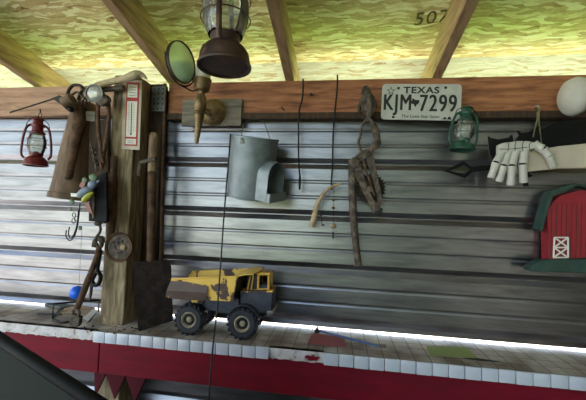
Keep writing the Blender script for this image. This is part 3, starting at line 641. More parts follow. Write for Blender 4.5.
b = MB(); b.tube(smooth_path(PX([(352.5, 160), (352.5, 172), (352.5, 195), (353.5, 220), (356, 245), (358.5, 266)], 1.285), 5), [.0165 - .004 * i / 25 for i in range(26)], 12); b.build('lever', 'rust', cw)
b = MB(); b.box(P(378, 211, 1.285), (.026, .03, .03), Matrix.Rotation(.35, 3, 'Y'), .003); b.build('end_block', 'dark_iron', cw)
b = MB()
b.tube(smooth_path(PX([(363, 160), (368, 176), (373, 190), (375, 196)], 1.262), 4), .0035, 8); b.build('pawl_bar', 'rust_brown', cw)

# ------------------------------------------------------------------ skeleton hand, its board, weathervane
yh = 1.245
hand = thing('skeleton_hand', 'white plastic skeleton hand hanging with its fingers down at the right', 'skeleton hand', P(515, 184, yh)); hs = S(510, 160, yh)
def zc(u, v): return (440 + u / 4.689, 120 + v / 4.689)
def finger(pts, name, w0, w1, y0=yh):
    q = [zc(*p) for p in pts]; W3 = [P(a, c, y0 - .012 * math.sin(PI * i / (len(q) - 1))) for i, (a, c) in enumerate(q)]
    b = MB(); core = MB()
    for i in range(len(W3) - 1):
        A, B = W3[i], W3[i + 1]; d = (B - A); n = 10; pts_ = []; rs = []
        wA = (w0 + (w1 - w0) * i / (len(W3) - 1)) * hs; wB = (w0 + (w1 - w0) * (i + 1) / (len(W3) - 1)) * hs
        for k in range(n + 1):
            t_ = k / n; pts_.append(A + d * (0.008 + .984 * t_)); base_ = wA + (wB - wA) * t_; rs.append(base_ * (0.84 + 0.16 * abs(2 * t_ - 1) ** 1.6) * (1 if 0 < k < n else .88))
        b.tube(pts_, rs, 12)
    core.tube(W3[:-1], [w1 * hs * .80] * (len(W3) - 1), 8)
    f_ = b.build(name, 'bone', hand); core.build('joint_cord', 'ink', f_); return f_
finger([(292, 146), (264, 200), (238, 272)], 'finger', 4.7, 3.7)
finger([(320, 146), (300, 214), (276, 290)], 'finger', 4.7, 3.7)
finger([(352, 142), (336, 214), (332, 306)], 'finger', 5.0, 4.0)
finger([(394, 138), (388, 208), (392, 294)], 'finger', 5.0, 4.0)
finger([(438, 114), (482, 136), (510, 168), (532, 220)], 'thumb', 5.0, 4.0)
b = MB(); outl = [(277, 114), (300, 106), (335, 102), (372, 97), (420, 98), (470, 110), (474, 126), (440, 134), (420, 140), (404, 150), (372, 148), (340, 150), (305, 158), (276, 152)]
b.prism([P(*zc(*p), yh - .016) for p in outl], (0, .026, 0)); b.build('palm', 'bone', hand, bevel=.004)
b = MB()
for l in (([278, 136], [330, 136], [372, 132], [410, 128]), ([320, 106], [322, 120], [318, 146]), ([356, 102], [352, 122], [352, 146]), ([392, 99], [386, 120], [388, 144]), ([430, 102], [418, 118], [420, 136])):
    b.tube(smooth_path([P(*zc(*p), yh - .0165) for p in l], 4), .0012, 6)
b.build('bone_seam', 'ink', hand)
# cream board behind the hand
b = MB(); b.prism(PX([(513, 157), (528, 151), (560, 146), (590, 143), (590, 168), (560, 168.5), (535, 171), (515, 174)], 1.265), (0, .014, 0))
tag(b.build('cream_board', 'cream_board', None, bevel=.003), 'cream coloured board sticking out behind the skeleton hand', 'board')
wv = thing('weathervane', 'black iron weathervane with an open diamond arrowhead behind the skeleton hand', 'weathervane', P(500, 170, 1.33))
b = MB(); tip, bl, br_, tp = P(446, 171, 1.288), P(465, 176, 1.288), P(472.5, 169.5, 1.288), P(464, 163, 1.288)
b.tube([tip, tp, br_, bl], .0085, 8, closed=True); b.build('arrowhead', 'black', wv)
b = MB(); b.tube(PX([(471, 169.5), (590, 158)], 1.288), .010, 8); b.build('shaft', 'black', wv)
def iron(pts, name, th=.010, y=1.293): b = MB(); b.prism([P(*zc(*p), y) for p in pts], (0, th, 0)); return b.build(name, 'black', wv, bevel=.001)
iron([(228, 76), (240, 84), (275, 90), (325, 82), (340, 66), (346, 100), (340, 150), (300, 190), (258, 196), (238, 160)], 'tail_plate')
iron([(350, 100), (375, 70), (366, 48), (385, 62), (420, 56), (452, 36), (468, 22), (470, 52), (455, 80), (440, 110), (410, 128), (372, 124)], 'figure_plate')
iron([(393, 240), (410, 225), (420, 252), (438, 262), (412, 272), (416, 310), (396, 310)], 'lower_bracket')
# dark pan-like cover and clip
b = MB(); c = P(553, 150, 1.315); s_ = S(550, 140, 1.315); b.prism([P(530, 148, 1.312), P(532, 141, 1.312), P(538, 133, 1.312), P(546, 127, 1.312), P(556, 122, 1.312), P(572, 119, 1.312), P(590, 119, 1.312), P(590, 148, 1.312)], (0, .03, 0))
tag(b.build('dark_cover', 'black', None, bevel=.006), 'black rounded metal cover on the wall above the cream board', 'cover')
cl = thing('spring_clip', 'shiny wire clip hanging over the weathervane from the beam edge', 'clip', P(538, 145, 1.26))
b = MB(); b.tube(smooth_path(PX([(537, 110, 1.335), (535, 107, 1.32), (538, 106, 1.315), (539.5, 110, 1.31), (537.5, 118, 1.29), (535, 128, 1.26), (533, 137, 1.25)], 1.3), 5), .0022, 8); b.tube(smooth_path(PX([(538, 108, 1.32), (538.5, 118, 1.29), (540, 130, 1.26), (541.5, 145, 1.24)], 1.3), 5), .0022, 8); b.build('wire', 'chrome', cl)
b = MB(); b.tube(PX([(538, 112, 1.31), (538.2, 121, 1.285)], 1.3), .0045, 8); b.build('swivel', 'chrome', cl)

# ------------------------------------------------------------------ red toy barn with green roof at the right
yb = 1.345
barn = thing('toy_barn', 'red wooden barn birdhouse with dark green roof at the right edge', 'birdhouse', P(575, 272, yb))
b = MB(); b.prism(PX([(548, 232), (547, 212), (551, 204), (560, 196), (580, 190), (610, 196), (610, 262), (549, 262)], yb), (0, .045, 0)); b.build('barn_wall', 'barn_red', barn)
b = MB()
for px in range(552, 600, 5): b.tube(PX([(px, 203, yb - .0005), (px - 1.5, 260, yb - .0005)], yb), .0012, 5)
b.build('board_groove', 'dark_wood', barn)
b = MB(); b.sheet([[P(539, 229, yb - .012), P(545.5, 206, yb - .012), P(551, 191, yb - .012), P(575, 183, yb - .012), P(612, 190, yb - .012)], [P(539, 229, yb - .012) + Vector((0, .045, 0)), P(545.5, 206, yb - .012) + Vector((0, .045, 0)), P(551, 191, yb - .012) + Vector((0, .045, 0)), P(575, 183, yb - .012) + Vector((0, .045, 0)), P(612, 190, yb - .012) + Vector((0, .045, 0))]], .014, (.5, 0, -.5)); b.build('roof', 'barn_green', barn, angle=20)
b = MB(); b.prism(PX([(530, 270), (534, 264), (542, 260.5), (612, 258), (612, 274), (532, 271.5)], yb - .03), (0, .045, 0)); b.build('base_ledge', 'barn_green', barn, bevel=.003)
b = MB(); d0_, d1_ = (554.5, 237.5), (562, 257)
def bar(a, c): b.tube(PX([a, c], yb - .004), .0028, 6)
for a, c in (((554.5, 237.5), (568, 237.5)), ((554, 247.5), (568, 247.5)), ((553.5, 257.5), (568, 257.5)), ((554.5, 237.5), (553.5, 257.5)), ((568, 237.5), (568, 257.5)), ((554.5, 237.5), (568, 247.5)), ((554, 247.5), (568, 237.5)), ((554, 247.5), (568, 257.5)), ((553.5, 257.5), (568, 247.5))): bar(a, c)
b.build('door_trim', 'white', barn)
# white rounded ornament cut by the edge of the picture
b = MB(); c = P(578, 95, 1.26); s_ = S(578, 95, 1.26); b.lathe(c + Vector((0, .05, 0)), (0, -1, 0), [(0, 0), (0, 11 * s_), (.02, 13 * s_), (.05, 12.6 * s_), (.075, 10 * s_), (.09, 6 * s_), (.095, 0)], 28); pass
bmesh.ops.scale(b.bm, vec=(1, 1, 1.5), space=Matrix.Translation(-c), verts=b.bm.verts)
tag(b.build('white_ornament', 'bone'), 'white rounded ornament on the beam at the right edge', 'ornament')

# ------------------------------------------------------------------ yellow toy dump truck
wr_ = PZ(187.5, 336.5, ZT); wf_ = PZ(241, 341, ZT); fy = (wr_.y + wf_.y) / 2
tx = (wf_ - wr_); tx.z = 0; KL = tx.length / 251.0; tx.normalize(); ty = Vector((-tx.y, tx.x, 0)); print('truck', wr_, wf_, KL * 251, KL)
TO = Vector((wr_.x, wr_.y, ZT + .002)); KV = S(187, 320, wr_.y) / 4.708
trk = thing('toy_dump_truck', 'chipped yellow and rust toy dump truck standing on the tiled counter', 'toy truck', TO + tx * .1 + ty * .09)
DS = .80
def T(u, v, d): return TO + tx * ((u - 126) * KL) + ty * (d * DS) + Vector((0, 0, (350 + .076 * (u - 126) - v) * KV))
WR = 0.0585; TW = 0.045
def wheel(u, d, sgn):
    c = TO + tx * ((u - 126) * KL) + ty * d + Vector((0, 0, WR)); b = MB(); ax = -ty * sgn
    b.lathe(c - ax * TW / 2, ax, [(0.004, WR * .50), (0, WR * .58), (0, WR * .82), (.006, WR * .93), (.010, WR * .95), (TW - .010, WR * .95), (TW - .006, WR * .93), (TW, WR * .82), (TW, WR * .58), (TW - .004, WR * .50)], 40, closed=True)
    a_, b_, _ = frame_from(ax); n_ = 18
    for k in range(n_):
        for side in (0, 1):
            t_ = 2 * PI * (k + .5 * side) / n_; rd = a_ * math.cos(t_) + b_ * math.sin(t_); tg = ax.cross(rd)
            m = Matrix((tg, ax, rd)).transposed() @ Matrix.Rotation(.5 if side else -.5, 3, 'Z')
            b.box(c + rd * WR * .955 + ax * (TW * (.25 if side else -.25)), (.0085, TW * .55, WR * .11), m, .0012)
    w_ = b.build('wheel', 'tyre', trk)
    h = MB(); h.lathe(c + ax * (TW / 2 - .012), ax, [(0, 0), (0, WR * .52), (.010, WR * .52), (.012, WR * .47), (.009, WR * .42), (.002, WR * .36), (.0, WR * .20), (.006, WR * .17), (.008, 0)], 28); hub = h.build('hub', 'hub', w_)
    h = MB()
    for k in range(5):
        t_ = 2 * PI * k / 5; h.lathe(c + ax * (TW / 2 - .0118) + (a_ * math.cos(t_) + b_ * math.sin(t_)) * WR * .28, ax, [(0, WR * .075), (.0012, WR * .075), (.0012, 0)], 10)
    h.lathe(c + ax * (TW / 2 - .0122), ax, [(0, WR * .40), (.003, WR * .40), (.003, 0)], 24); h.build('hub_recess', 'dark_iron', w_)
    h = MB(); h.tube([c + ax * (TW / 2 - .012), c + ax * (TW / 2 - .002)], WR * .12, 10); h.build('axle_cap', 'hub', w_)
    return w_
for u in (126, 377):
    wheel(u, TW / 2, 1); wheel(u, .205 * DS - TW / 2, -1)
def side_prism(pts, d0, d1, name, m, parent=None, bevel=.002):
    b = MB(); b.prism([T(u, v, d0) for u, v in pts], ty * ((d1 - d0) * DS)); return b.build(name, m, parent or trk, bevel=bevel)
b = MB()
for u in (126, 377): b.tube([T(u, 350 + .076 * (u - 126) - WR / KV, .02), T(u, 350 + .076 * (u - 126) - WR / KV, .185)], .006, 8)
b.build('axle', 'dark_iron', trk)
side_prism([(95, 195), (330, 200), (345, 235), (440, 245), (440, 268), (250, 252), (170, 250), (110, 240)], .060, .145, 'chassis', 'truck_blue')
side_prism([(112, 178), (186, 182), (176, 214), (120, 206)], .042, .165, 'rear_bracket', 'yellow_rust')
side_prism([(186, 178), (350, 186), (352, 246), (300, 256), (196, 236)], .030, .175, 'side_tank', 'truck_blue')
# dump bed: open box with sloping floor, tail and cab shield
dn, df = -.004, .212
near = [(16, 168), (20, 140), (34, 92), (42, 82), (200, 78), (345, 76), (334, 190), (210, 184), (80, 182)]
b = MB()
b.prism([T(u, v, dn) for u, v in near], ty * .004); b.build('bed_side', 'yellow_rust', trk)
b = MB(); b.prism([T(u, v, df - .004) for u, v in near], ty * .004); b.build('bed_side', 'yellow_rust', trk)
b = MB(); b.sheet([[T(22, 150, d), T(66, 181, d), T(210, 183, d), T(332, 188, d), T(350, 80, d)] for d in (dn + .003, df - .003)], .003, tx * .3 + Vector((0, 0, .8))); b.build('bed_floor', 'rust', trk, angle=20)
# lower flared panel on the near side, rusted over
b = MB(); b.sheet([[T(14, 167, dn - .003), T(90, 181, dn - .003), T(208, 184, dn - .003)], [T(22, 134, dn - .012), T(100, 140, dn - .012), T(214, 146, dn - .012)], [T(34, 92, dn - .003), T(110, 96, dn - .003), T(216, 120, dn - .002)]], .003, ty); b.build('bed_flare', 'rust_yellow', trk, angle=15)
b = MB(); b.tube([T(38, 84, dn - .002), T(200, 79, dn - .002), T(345, 76, dn - .002)], .004, 8); b.build('bed_rim', 'yellow_rust', trk); b = MB(); b.tube([T(42, 84, df), T(345, 76, df)], .004, 8); b.build('bed_rim', 'yellow_rust', trk)
b = MB(); b.sheet([[T(338, 82, dn + .004), T(380, 72, dn + .010), T(420, 74, dn + .016)], [T(344, 74, .06), T(392, 60, .06), T(440, 66, .06)], [T(344, 74, .15), T(392, 58, .15), T(442, 62, .15)], [T(338, 82, df - .004), T(380, 72, df - .010), T(420, 74, df - .016)]], .004, (0, 0, 1)); b.build('cab_shield', 'yellow_rust', trk, angle=25)
# cab, hood, fenders
c0_, c1_ = .060, .150
side_prism([(352, 158), (506, 160), (504, 246), (466, 260), (352, 244)], .042, .150, 'engine_body', 'truck_blue', bevel=.004)
side_prism([(352, 151), (507, 152), (507, 161), (352, 160)], .038, .154, 'hood_top', 'yellow_rust')
for d in (.062, .136):
    b = MB()
    for a, c, r in (((432, 152), (432, 80), .005), ((482, 152), (481, 80), .005), ((426, 80), (486, 78), .005), ((432, 150), (482, 151), .004), ((400, 152), (407, 84), .003), ((382, 152), (392, 88), .003)): b.tube([T(*a, d), T(*c, d)], r, 6)
    b.build('cab_frame', 'yellow', trk)
side_prism([(424, 70), (488, 72), (488, 82), (424, 80)], .056, .146, 'cab_roof', 'yellow_rust')
side_prism([(380, 88), (436, 84), (436, 152), (380, 152)], .070, .140, 'cab_back', 'ink')
side_prism([(438, 130), (478, 130), (476, 152), (440, 152)], .075, .140, 'cab_seat', 'truck_blue')
b = MB(); rows_ = []
for d in (.0, .052): rows_.append([T(377 + 78 * math.cos(a), 303 - 88 * math.sin(a) * 1.02, d) for a in [PI * (.08 + .80 * k / 12) for k in range(13)]])
b.sheet(rows_, .003, (0, 0, 1)); b.build('fender', 'truck_blue', trk)
b = MB(); rows_ = []
for d in (.153, .205): rows_.append([T(377 + 78 * math.cos(a), 303 - 88 * math.sin(a) * 1.02, d) for a in [PI * (.08 + .80 * k / 12) for k in range(13)]])
b.sheet(rows_, .003, (0, 0, 1)); b.build('fender', 'truck_blue', trk)
b = MB(); b.prism([T(484, 246, .03), T(510, 242, .03), T(510, 262, .03), T(486, 272, .03)], ty * .105); b.build('bumper', 'chrome', trk, bevel=.002)

# ------------------------------------------------------------------ spade leaning on the post
sp = thing('spade', 'dark flat bladed spade standing on the counter against the post', 'spade', P(150, 331, 1.27))
b = MB(); b.prism([PZ(138.5, 331.5, ZT + .001), P(138, 329, 1.225), P(133, 263, 1.215), P(138, 261.5, 1.222), P(166, 260, 1.245), P(170.5, 266, 1.25), P(172.5, 321, 1.27)], (0, .006, 0)); b.build('blade', 'spade_iron', sp, bevel=.001)
b = MB(); b.tube(smooth_path(PX([(151, 262, 1.246), (151, 255, 1.246), (151.5, 220, 1.240), (152, 180, 1.25), (153.3, 135, 1.265)], 1.2), 5), [.017, .017, .017, .017, .017, .017] + [.0165] * 15, 14); b.build('handle', 'rust_brown', sp)
b = MB(); b.tube(smooth_path(PX([(152.2, 172, 1.25), (152.8, 155, 1.257), (153.8, 137, 1.264), (154, 133, 1.266)], 1.2), 4), [.018, .0182, .0182, .0182, .0182, .0182, .018, .018, .0175, .016, .014, .012, .010], 14); o = b.build('grip', 'handle_wood', sp); o['label'] = 'pale bare wood grip'
b = MB(); b.tube(smooth_path(PX([(139, 176, 1.245), (140.5, 164, 1.243), (146, 161, 1.238), (156, 159, 1.236)], 1.2), 5), .009, 10)
tag(b.build('wall_peg', 'rust'), 'bent brownish metal peg holding the spade handle to the post', 'peg')

# ------------------------------------------------------------------ thermometer
yt = PY - .006
th = thing('thermometer', 'white thermometer card with red borders in a clear sleeve on the post', 'thermometer', P(131, 150, yt))
def tq(pts, d, m, name, th_=.0015): b = MB(); b.prism([P(a, c, yt - d) for a, c in pts], (0, th_, 0)); return b.build(name, m, th)
tq([(123, 79), (142, 80.5), (139.5, 150), (121.5, 149)], 0, 'clear', 'sleeve')
tq([(126.8, 82), (139.2, 82.8), (137, 146), (124.6, 145.5)], .0016, 'red_print', 'red_border')
tq([(127.8, 84), (137.6, 84.6), (137, 97.6), (127.4, 97.2)], .003, 'paper_white', 'heading_panel')
tq([(127.2, 101), (137.2, 101.4), (135.8, 137), (125.8, 136.6)], .003, 'paper_white', 'scale_panel')
tq([(125.8, 138.6), (136.0, 139), (135.6, 144.4), (125.5, 144)], .003, 'paper_white', 'footer_panel')
b = MB()
for k in range(4): b.tube([P(129, 87 + k * 2.8, yt - .0033), P(136, 87.4 + k * 2.8, yt - .0033)], .0011, 5)
b.build('heading_print', 'grey_print', th); b = MB()
for k in range(2): b.tube([P(127.5, 140.6 + k * 2, yt - .0033), P(134, 141 + k * 2, yt - .0033)], .0009, 5)
b.build('footer_print', 'grey_print', th); b = MB()
for k in range(17):
    for sx in (-1, 1): b.tube([P(131.4 - .04 * k + sx * 1.6, 104 + k * 1.7, yt - .0033), P(131.4 - .04 * k + sx * (3.4 if k % 2 else 2.8), 104 + k * 1.7, yt - .0033)], .0006, 4)
b.build('scale_ticks', 'grey_print', th)
b = MB(); b.tube([P(131.6, 103, yt - .004), P(130.9, 133, yt - .004)], .0013, 6); b.ball(P(130.8, 134, yt - .004), .0035, 10); b.build('tube', 'ink', th)

# ------------------------------------------------------------------ round tin dial and axe handle on the post
c = P(120, 247, 1.205); s_ = S(120, 247, 1.205); R_ = 14.8 * s_
tin = thing('tin_dial', 'round rusty tin pot lid shaped dial hanging on the front of the post', 'dial', c); ax = Vector((0.02, -1, .0))
b = MB(); b.lathe(c, ax, [(0, R_ * .92), (.002, R_), (.010, R_), (.012, R_ * .97), (.008, R_ * .86), (.004, R_ * .84), (.003, R_ * .5), (.004, 0), (0, 0)], 40); b.build('rim', 'rust_brown', tin)
b = MB(); b.lathe(c + ax * .0036, ax, [(0, R_ * .80), (.002, R_ * .80), (.003, 0)], 36); b.build('face', 'rust', tin)
b = MB()
for k in range(9):
    a = 2 * PI * k / 9 + .4; q = c + Vector((math.cos(a), 0, math.sin(a))) * R_ * random.uniform(.2, .6) + ax * .006; b.ball(q, R_ * random.uniform(.07, .15), 8, (1, .3, 1))
b.build('works', 'dark_iron', tin)
b = MB(); q = c + ax * .006 + Vector((R_ * .34, 0, -.0 * R_)); b.lathe(q, ax, [(0, R_ * .2), (.006, R_ * .2), (.008, R_ * .12), (.008, 0)], 16); b.build('knob', 'brass', tin)
b = MB(); b.tube([c + Vector((0, -.002, R_)), P(122.5, 222, 1.245), P(122.5, 219, 1.25)], .0009, 6); b.build('hanging_wire', 'string', tin)
b = MB(); b.tube(smooth_path(PX([(114, 156), (113.5, 172), (112.5, 185), (111.5, 205), (111, 225), (110, 240)], 1.226), 5), [.013] * 6 + [.014, .016, .018, .019] + [.020] * 8 + [.020, .019, .018, .017, .016, .015, .013, .011], 14)
tag(b.build('wooden_club', 'rust_brown'), 'dark brown wooden handle with a thicker lower end on the left of the post', 'handle')
# small nail on the beam
b = MB(); n0 = P(283, 110, 1.36); b.tube([n0, n0 + Vector((0, -.03, .004))], .002, 6); b.tube(smooth_path([n0 + Vector((-.014, -.012, 0)), n0 + Vector((0, -.02, .004)), n0 + Vector((.012, -.012, -.01))], 4), .0014, 6)
tag(b.build('bent_nail', 'dark_iron'), 'small bent nail in the beam between bucket and first wire hook', 'nail')
b = MB(); n0 = P(311, 96, 1.36); b.tube(smooth_path([n0, n0 + Vector((0, -.02, .004)), n0 + Vector((.014, -.024, -.008))], 4), .0025, 6); tag(b.build('bent_nail', 'dark_iron'), 'small bent nail in the beam between the two long wire hooks', 'nail')

# ------------------------------------------------------------------ cluster of old tools left of the post
can = thing('canister', 'long tapered brown canister hanging left of the post', 'canister', P(70, 200, 1.27)); y = 1.275
t0, t1 = P(86, 103, y), P(71, 199, y); ax = (t1 - t0); Lc = ax.length; ax.normalize(); s_ = S(75, 150, y)
b = MB(); b.lathe(t0, ax, [(0, 0), (0, 9 * s_), (.006, 10 * s_), (Lc * .12, 12 * s_), (Lc * .45, 15 * s_), (Lc * .94, 18.5 * s_), (Lc * .945, 19.6 * s_), (Lc, 20 * s_), (Lc, 18.5 * s_), (Lc - .004, 0)], 32); b.build('body', 'canvas', can)
b = MB(); b.tube(smooth_path(PX([(80, 106, 1.225), (79, 120, 1.21), (76, 140, 1.20), (72, 160, 1.19), (68.5, 178, 1.18)], 1.2), 5), [.026, .027, .028, .028, .028, .027, .025, .023, .021, .020, .019, .018, .017, .016, .016, .0155, .015, .015, .0145, .0145, .0145], 14); b.build('spout', 'rust_brown', can)
b = MB(); q0, q1 = P(68.4, 178.4, 1.179), P(68.2, 179.2, 1.178); b.tube([q0, q1], .011, 12); b.build('spout_mouth', 'ink', can)
b = MB(); b.ball(P(60.5, 190, 1.215), .006, 8); b.build('rivet', 'dark_iron', can)
# bird ornament
bd = thing('bird_ornament', 'small painted bird ornament with leaves hanging on the brown canister', 'ornament', P(85, 205, 1.115))
b = MB(); y = 1.115; s_ = S(85, 190, y); mv = lambda a: Matrix.Rotation(math.radians(a), 3, 'Y')
b.ball(P(85, 192, y), 9.5 * s_, 14, (1, .5, .48), mv(-32)); b.ball(P(92.5, 184.5, y), 4.2 * s_, 12, (1.2, .8, 1), mv(-30)); b.prism(PX([(95, 181), (99.5, 180), (96, 185)], y), (0, .004, 0)); b.build('body', 'bird_blue', bd)
b = MB(); b.ball(P(87.5, 197, y - .006), 8.0 * s_, 14, (1, .4, .38), mv(-38)); b.build('breast', 'bird_yellow', bd)
b = MB(); b.prism(PX([(79, 186), (83.5, 178), (86, 181), (83, 190)], y - .004), (0, .006, 0)); b.build('wing', 'bird_red', bd); b = MB(); b.prism(PX([(84, 200), (89, 203), (93, 215), (88.5, 212), (85, 206)], y), (0, .006, 0)); b.build('tail_feather', 'bird_red', bd)
b = MB(); b.prism(PX([(70.5, 193), (78, 193.5), (79, 197), (71, 196.5)], y), (0, .005, 0)); b.build('tail', 'white', bd)
for (px, py, r) in ((93, 177.5, 4.5), (85, 180, 3.2), (72, 202, 3.2), (70.5, 209, 2.4), (80, 228, 2.6)):
    b = MB(); b.ball(P(px, py, y - .003), r * s_, 10, (1, .35, .85), mv(30)); b.build('leaf', 'leaf', bd)
# twisted wire hanger with three hooks
wh = thing('wire_hanger', 'twisted wire hanger with small curled hooks below the bird ornament', 'hanger', P(75, 240, 1.16)); y = 1.165
b = MB(); b.tube(smooth_path(PX([(80, 203), (79, 215), (77, 228), (74, 237), (69.5, 240.5), (66, 236), (66.5, 230)], y), 5), .0022, 8); b.build('hook', 'dark_iron', wh)
b = MB(); b.tube(smooth_path(PX([(78.5, 210), (77, 225), (73, 236), (70, 238), (68.5, 233), (69.5, 227)], y - .012), 5), .0022, 8); b.build('hook', 'dark_iron', wh)
b = MB()
for k, (px, py) in enumerate(((74, 215), (73.5, 221), (76.5, 218.5))): b.ring(P(px, py, y - .006), (0.2, 1, .1), .0088, .0016, 18, 6)
b.build('wire_curl', 'dark_iron', wh)
# flat grey dark block pulley with hook
pb_ = thing('pulley_block', 'dark narrow pulley block with a hook at its lower end, left of the post', 'pulley block', P(98, 228, 1.17)); y = 1.165
b = MB()
b.prism(PX([(89, 180), (106, 172), (107, 221), (104, 223), (88.5, 221)], y - .02), (0, .012, 0)); b.prism(PX([(89, 180), (106, 172), (107, 221), (104, 223), (88.5, 221)], y + .03), (0, .012, 0)); b.build('cheek', 'black', pb_, bevel=.002)
b = MB(); b.prism(PX([(92.5, 179), (94.5, 179), (94, 218), (92, 218)], y - .024), (0, .006, 0)); b.build('strap', 'rust', pb_)
b = MB(); b.lathe(P(98, 200, y - .012), (0, 1, 0), [(0, 0), (0, .035), (.012, .028), (.024, .035), (.036, .035), (.036, 0)], 24); b.build('sheave', 'rust', pb_)
b = MB(); b.ball(P(98, 223.5, y), .012, 12, (1.3, .9, .8)); b.tube(smooth_path(PX([(98.5, 223), (100.5, 228), (99.5, 233), (96.5, 237), (95.5, 242), (98, 245)], y), 5), .0052, 10); b.build('hook', 'rust', pb_)
# long rusty bar hanging on the hook
lb = thing('eye_bar', 'long rusty bar with an eye at its lower end hanging from the pulley hook', 'tool', P(73, 327, 1.16)); y = 1.185
b = MB(); pts = PX([(99, 246, 1.195), (97.5, 255, 1.19), (90, 275, 1.18), (82, 296, 1.17), (77, 308, 1.165)], 1.18); b.tube(smooth_path(pts, 5), [.011] * 11 + [.0125] * 10, 10); b.build('rod', 'rust_brown', lb)
b = MB(); ec = P(76, 313, 1.163); b.ring(ec, (.1, 1, 0), .0145, .0062, 18, 8); b.prism(PX([(71.5, 314), (79.5, 317), (78.5, 325), (76.5, 327.5), (68.5, 326), (69, 322)], 1.155), (0, .018, 0)); b.build('eye_end', 'rust', lb, bevel=.002)
b = MB(); b.ring(P(98.5, 243, 1.195), (.2, 1, .2), .017, .008, 18, 8); b.ball(P(101, 238.5, 1.19), .014, 10, (1.2, .8, .8)); b.tube(smooth_path(PX([(94, 247), (95.5, 240), (101, 238), (103, 243)], 1.19), 4), .009, 8); b.build('clevis', 'rust', lb)
hs2 = thing('shackle_spike', 'dark iron shackle with a long pointed pin behind the rusty bar', 'shackle', P(94, 300, 1.22)); y = 1.222
b = MB(); b.tube(smooth_path(PX([(100.5, 250), (98.5, 262), (97.5, 270), (100.5, 276), (99, 283), (95, 285), (92, 281), (94, 276), (97.5, 270)], y), 5), .0085, 10); b.build('loop', 'dark_iron', hs2)
b = MB(); b.tube(PX([(92, 280), (91, 292), (90.2, 296), (89.8, 302)], y + .02), [.007, .006, .006, .001], 8); b.build('pin', 'rust', hs2)
# clamp with long rod
cp = thing('clamp', 'dark iron clamp with a long thin rod above the red lantern', 'clamp', P(66, 110, 1.16)); y = 1.16
b = MB(); b.tube(PX([(10, 112.5, 1.16), (53, 99, 1.16)], y), .003, 8); b.build('rod', 'dark_iron', cp)
b = MB(); b.prism(PX([(51, 98), (59, 95), (69, 104), (70.5, 110), (67.5, 111), (60, 104)], y - .01), (0, .022, 0)); b.build('jaw', 'dark_iron', cp, bevel=.002)
b = MB(); b.lathe(P(64, 103, y - .02), P(75, 97, y - .02) - P(64, 103, y - .02), [(0, 0), (0, .022), (.04, .021), (.042, .017), (.042, 0)], 18); b.build('barrel', 'canvas', cp)
b = MB(); b.tube(smooth_path(PX([(63, 100), (67, 96), (69, 90), (73, 85.5), (78, 85), (81, 86), (83, 88)], y), 5), .006, 8); b.build('curved_arm', 'dark_iron', cp)
# small head lamp
hl = thing('headlamp', 'small round metal headlamp with a silver lens at the top of the hanging tools', 'lamp', P(94, 98, 1.19)); c = P(94.5, 93.5, 1.165); s_ = S(94, 93, 1.165); ax = Vector((.15, -1, -.1)).normalized()
b = MB(); b.lathe(c, ax, [(-.05, 0), (-.048, 3 * s_), (-.035, 6 * s_), (-.01, 8.2 * s_), (0, 9 * s_), (.006, 9 * s_), (.006, 7.6 * s_), (0, 7.6 * s_)], 28); b.build('shell', 'galv_dull', hl)
b = MB(); b.lathe(c + ax * .001, ax, [(0, 7.8 * s_), (.004, 6.5 * s_), (.008, 4 * s_), (.009, 0), (0, 0)], 28); b.build('lens', 'lens', hl)
b = MB(); b.tube(smooth_path(PX([(88, 92, 1.18), (84, 89, 1.19), (80, 94, 1.2), (78, 100, 1.2)], 1.2), 4), .006, 8); b.tube(smooth_path(PX([(86, 99, 1.18), (82, 96, 1.19), (77, 92, 1.2), (72, 95, 1.2)], 1.2), 4), .004, 8); b.build('bracket', 'dark_iron', hl)
# pair of iron tongs, grey tag
tg = thing('iron_tongs', 'pair of long brown iron tongs hanging between canister and post', 'tongs', P(104, 165, 1.2)); y = 1.195
for pts in ([(99, 100), (98, 112), (98.5, 130), (101, 150), (101.5, 166)], [(107, 100), (109, 115), (107, 135), (104, 152), (102, 168)]):
    b = MB(); b.tube(smooth_path(PX(pts, y), 5), [.010, .010, .010, .009] + [.0078] * 17, 10); b.build('arm', 'rust_brown', tg)
b = MB(); b.ball(P(103, 100, y - .01), .026, 12, (1.3, .8, .9)); b.tube(smooth_path(PX([(97, 98), (103, 104), (109, 99)], y - .02), 4), .011, 8); b.build('joint', 'rust', tg)
b = MB()
for k in range(3): b.ring(P(101 + (k % 2) * 3, 155 + 5.5 * k, y - .006), (1, .3 if k % 2 else 1, .4), .012, .0038, 14, 6)
b.build('chain', 'rust_brown', tg)
b = MB()
for k in range(5): b.ring(P(91 + k * 1.2 + (k % 2) * 2, 147 + 5.2 * k, 1.205), (1, .3 if k % 2 else 1.2, .3), .012, .0036, 14, 6)
tag(b.build('chain', 'rust'), 'short rusty chain hanging above the bird ornament left of the tongs', 'chain')
b = MB(); b.prism(PX([(85.5, 111), (95, 111.5), (95, 122), (86, 120.5)], 1.215), (0, .004, 0)); tag(b.build('grey_tag', 'old_wood', None, bevel=.001), 'small square grey tag hanging under the headlamp', 'tag')
b = MB(); b.prism(PX([(89, 122), (108, 118), (108, 172), (88, 180)], 1.232), (0, .02, 0)); tag(b.build('leather_flap', 'dark_wood', None, bevel=.004), 'dark leather flap behind the tongs left of the post', 'flap')
b = MB()
for k in range(4): b.tube(smooth_path(PX([(80 + 3 * k, 86 + k, 1.21), (83 + 3 * k, 95, 1.20), (79 + 3.5 * k, 102, 1.205), (82 + 2 * k, 110, 1.215)], 1.2), 4), .0035, 6)
tag(b.build('wire_tangle', 'rust_brown'), 'tangle of rusty wires above the brown canister', 'wire')
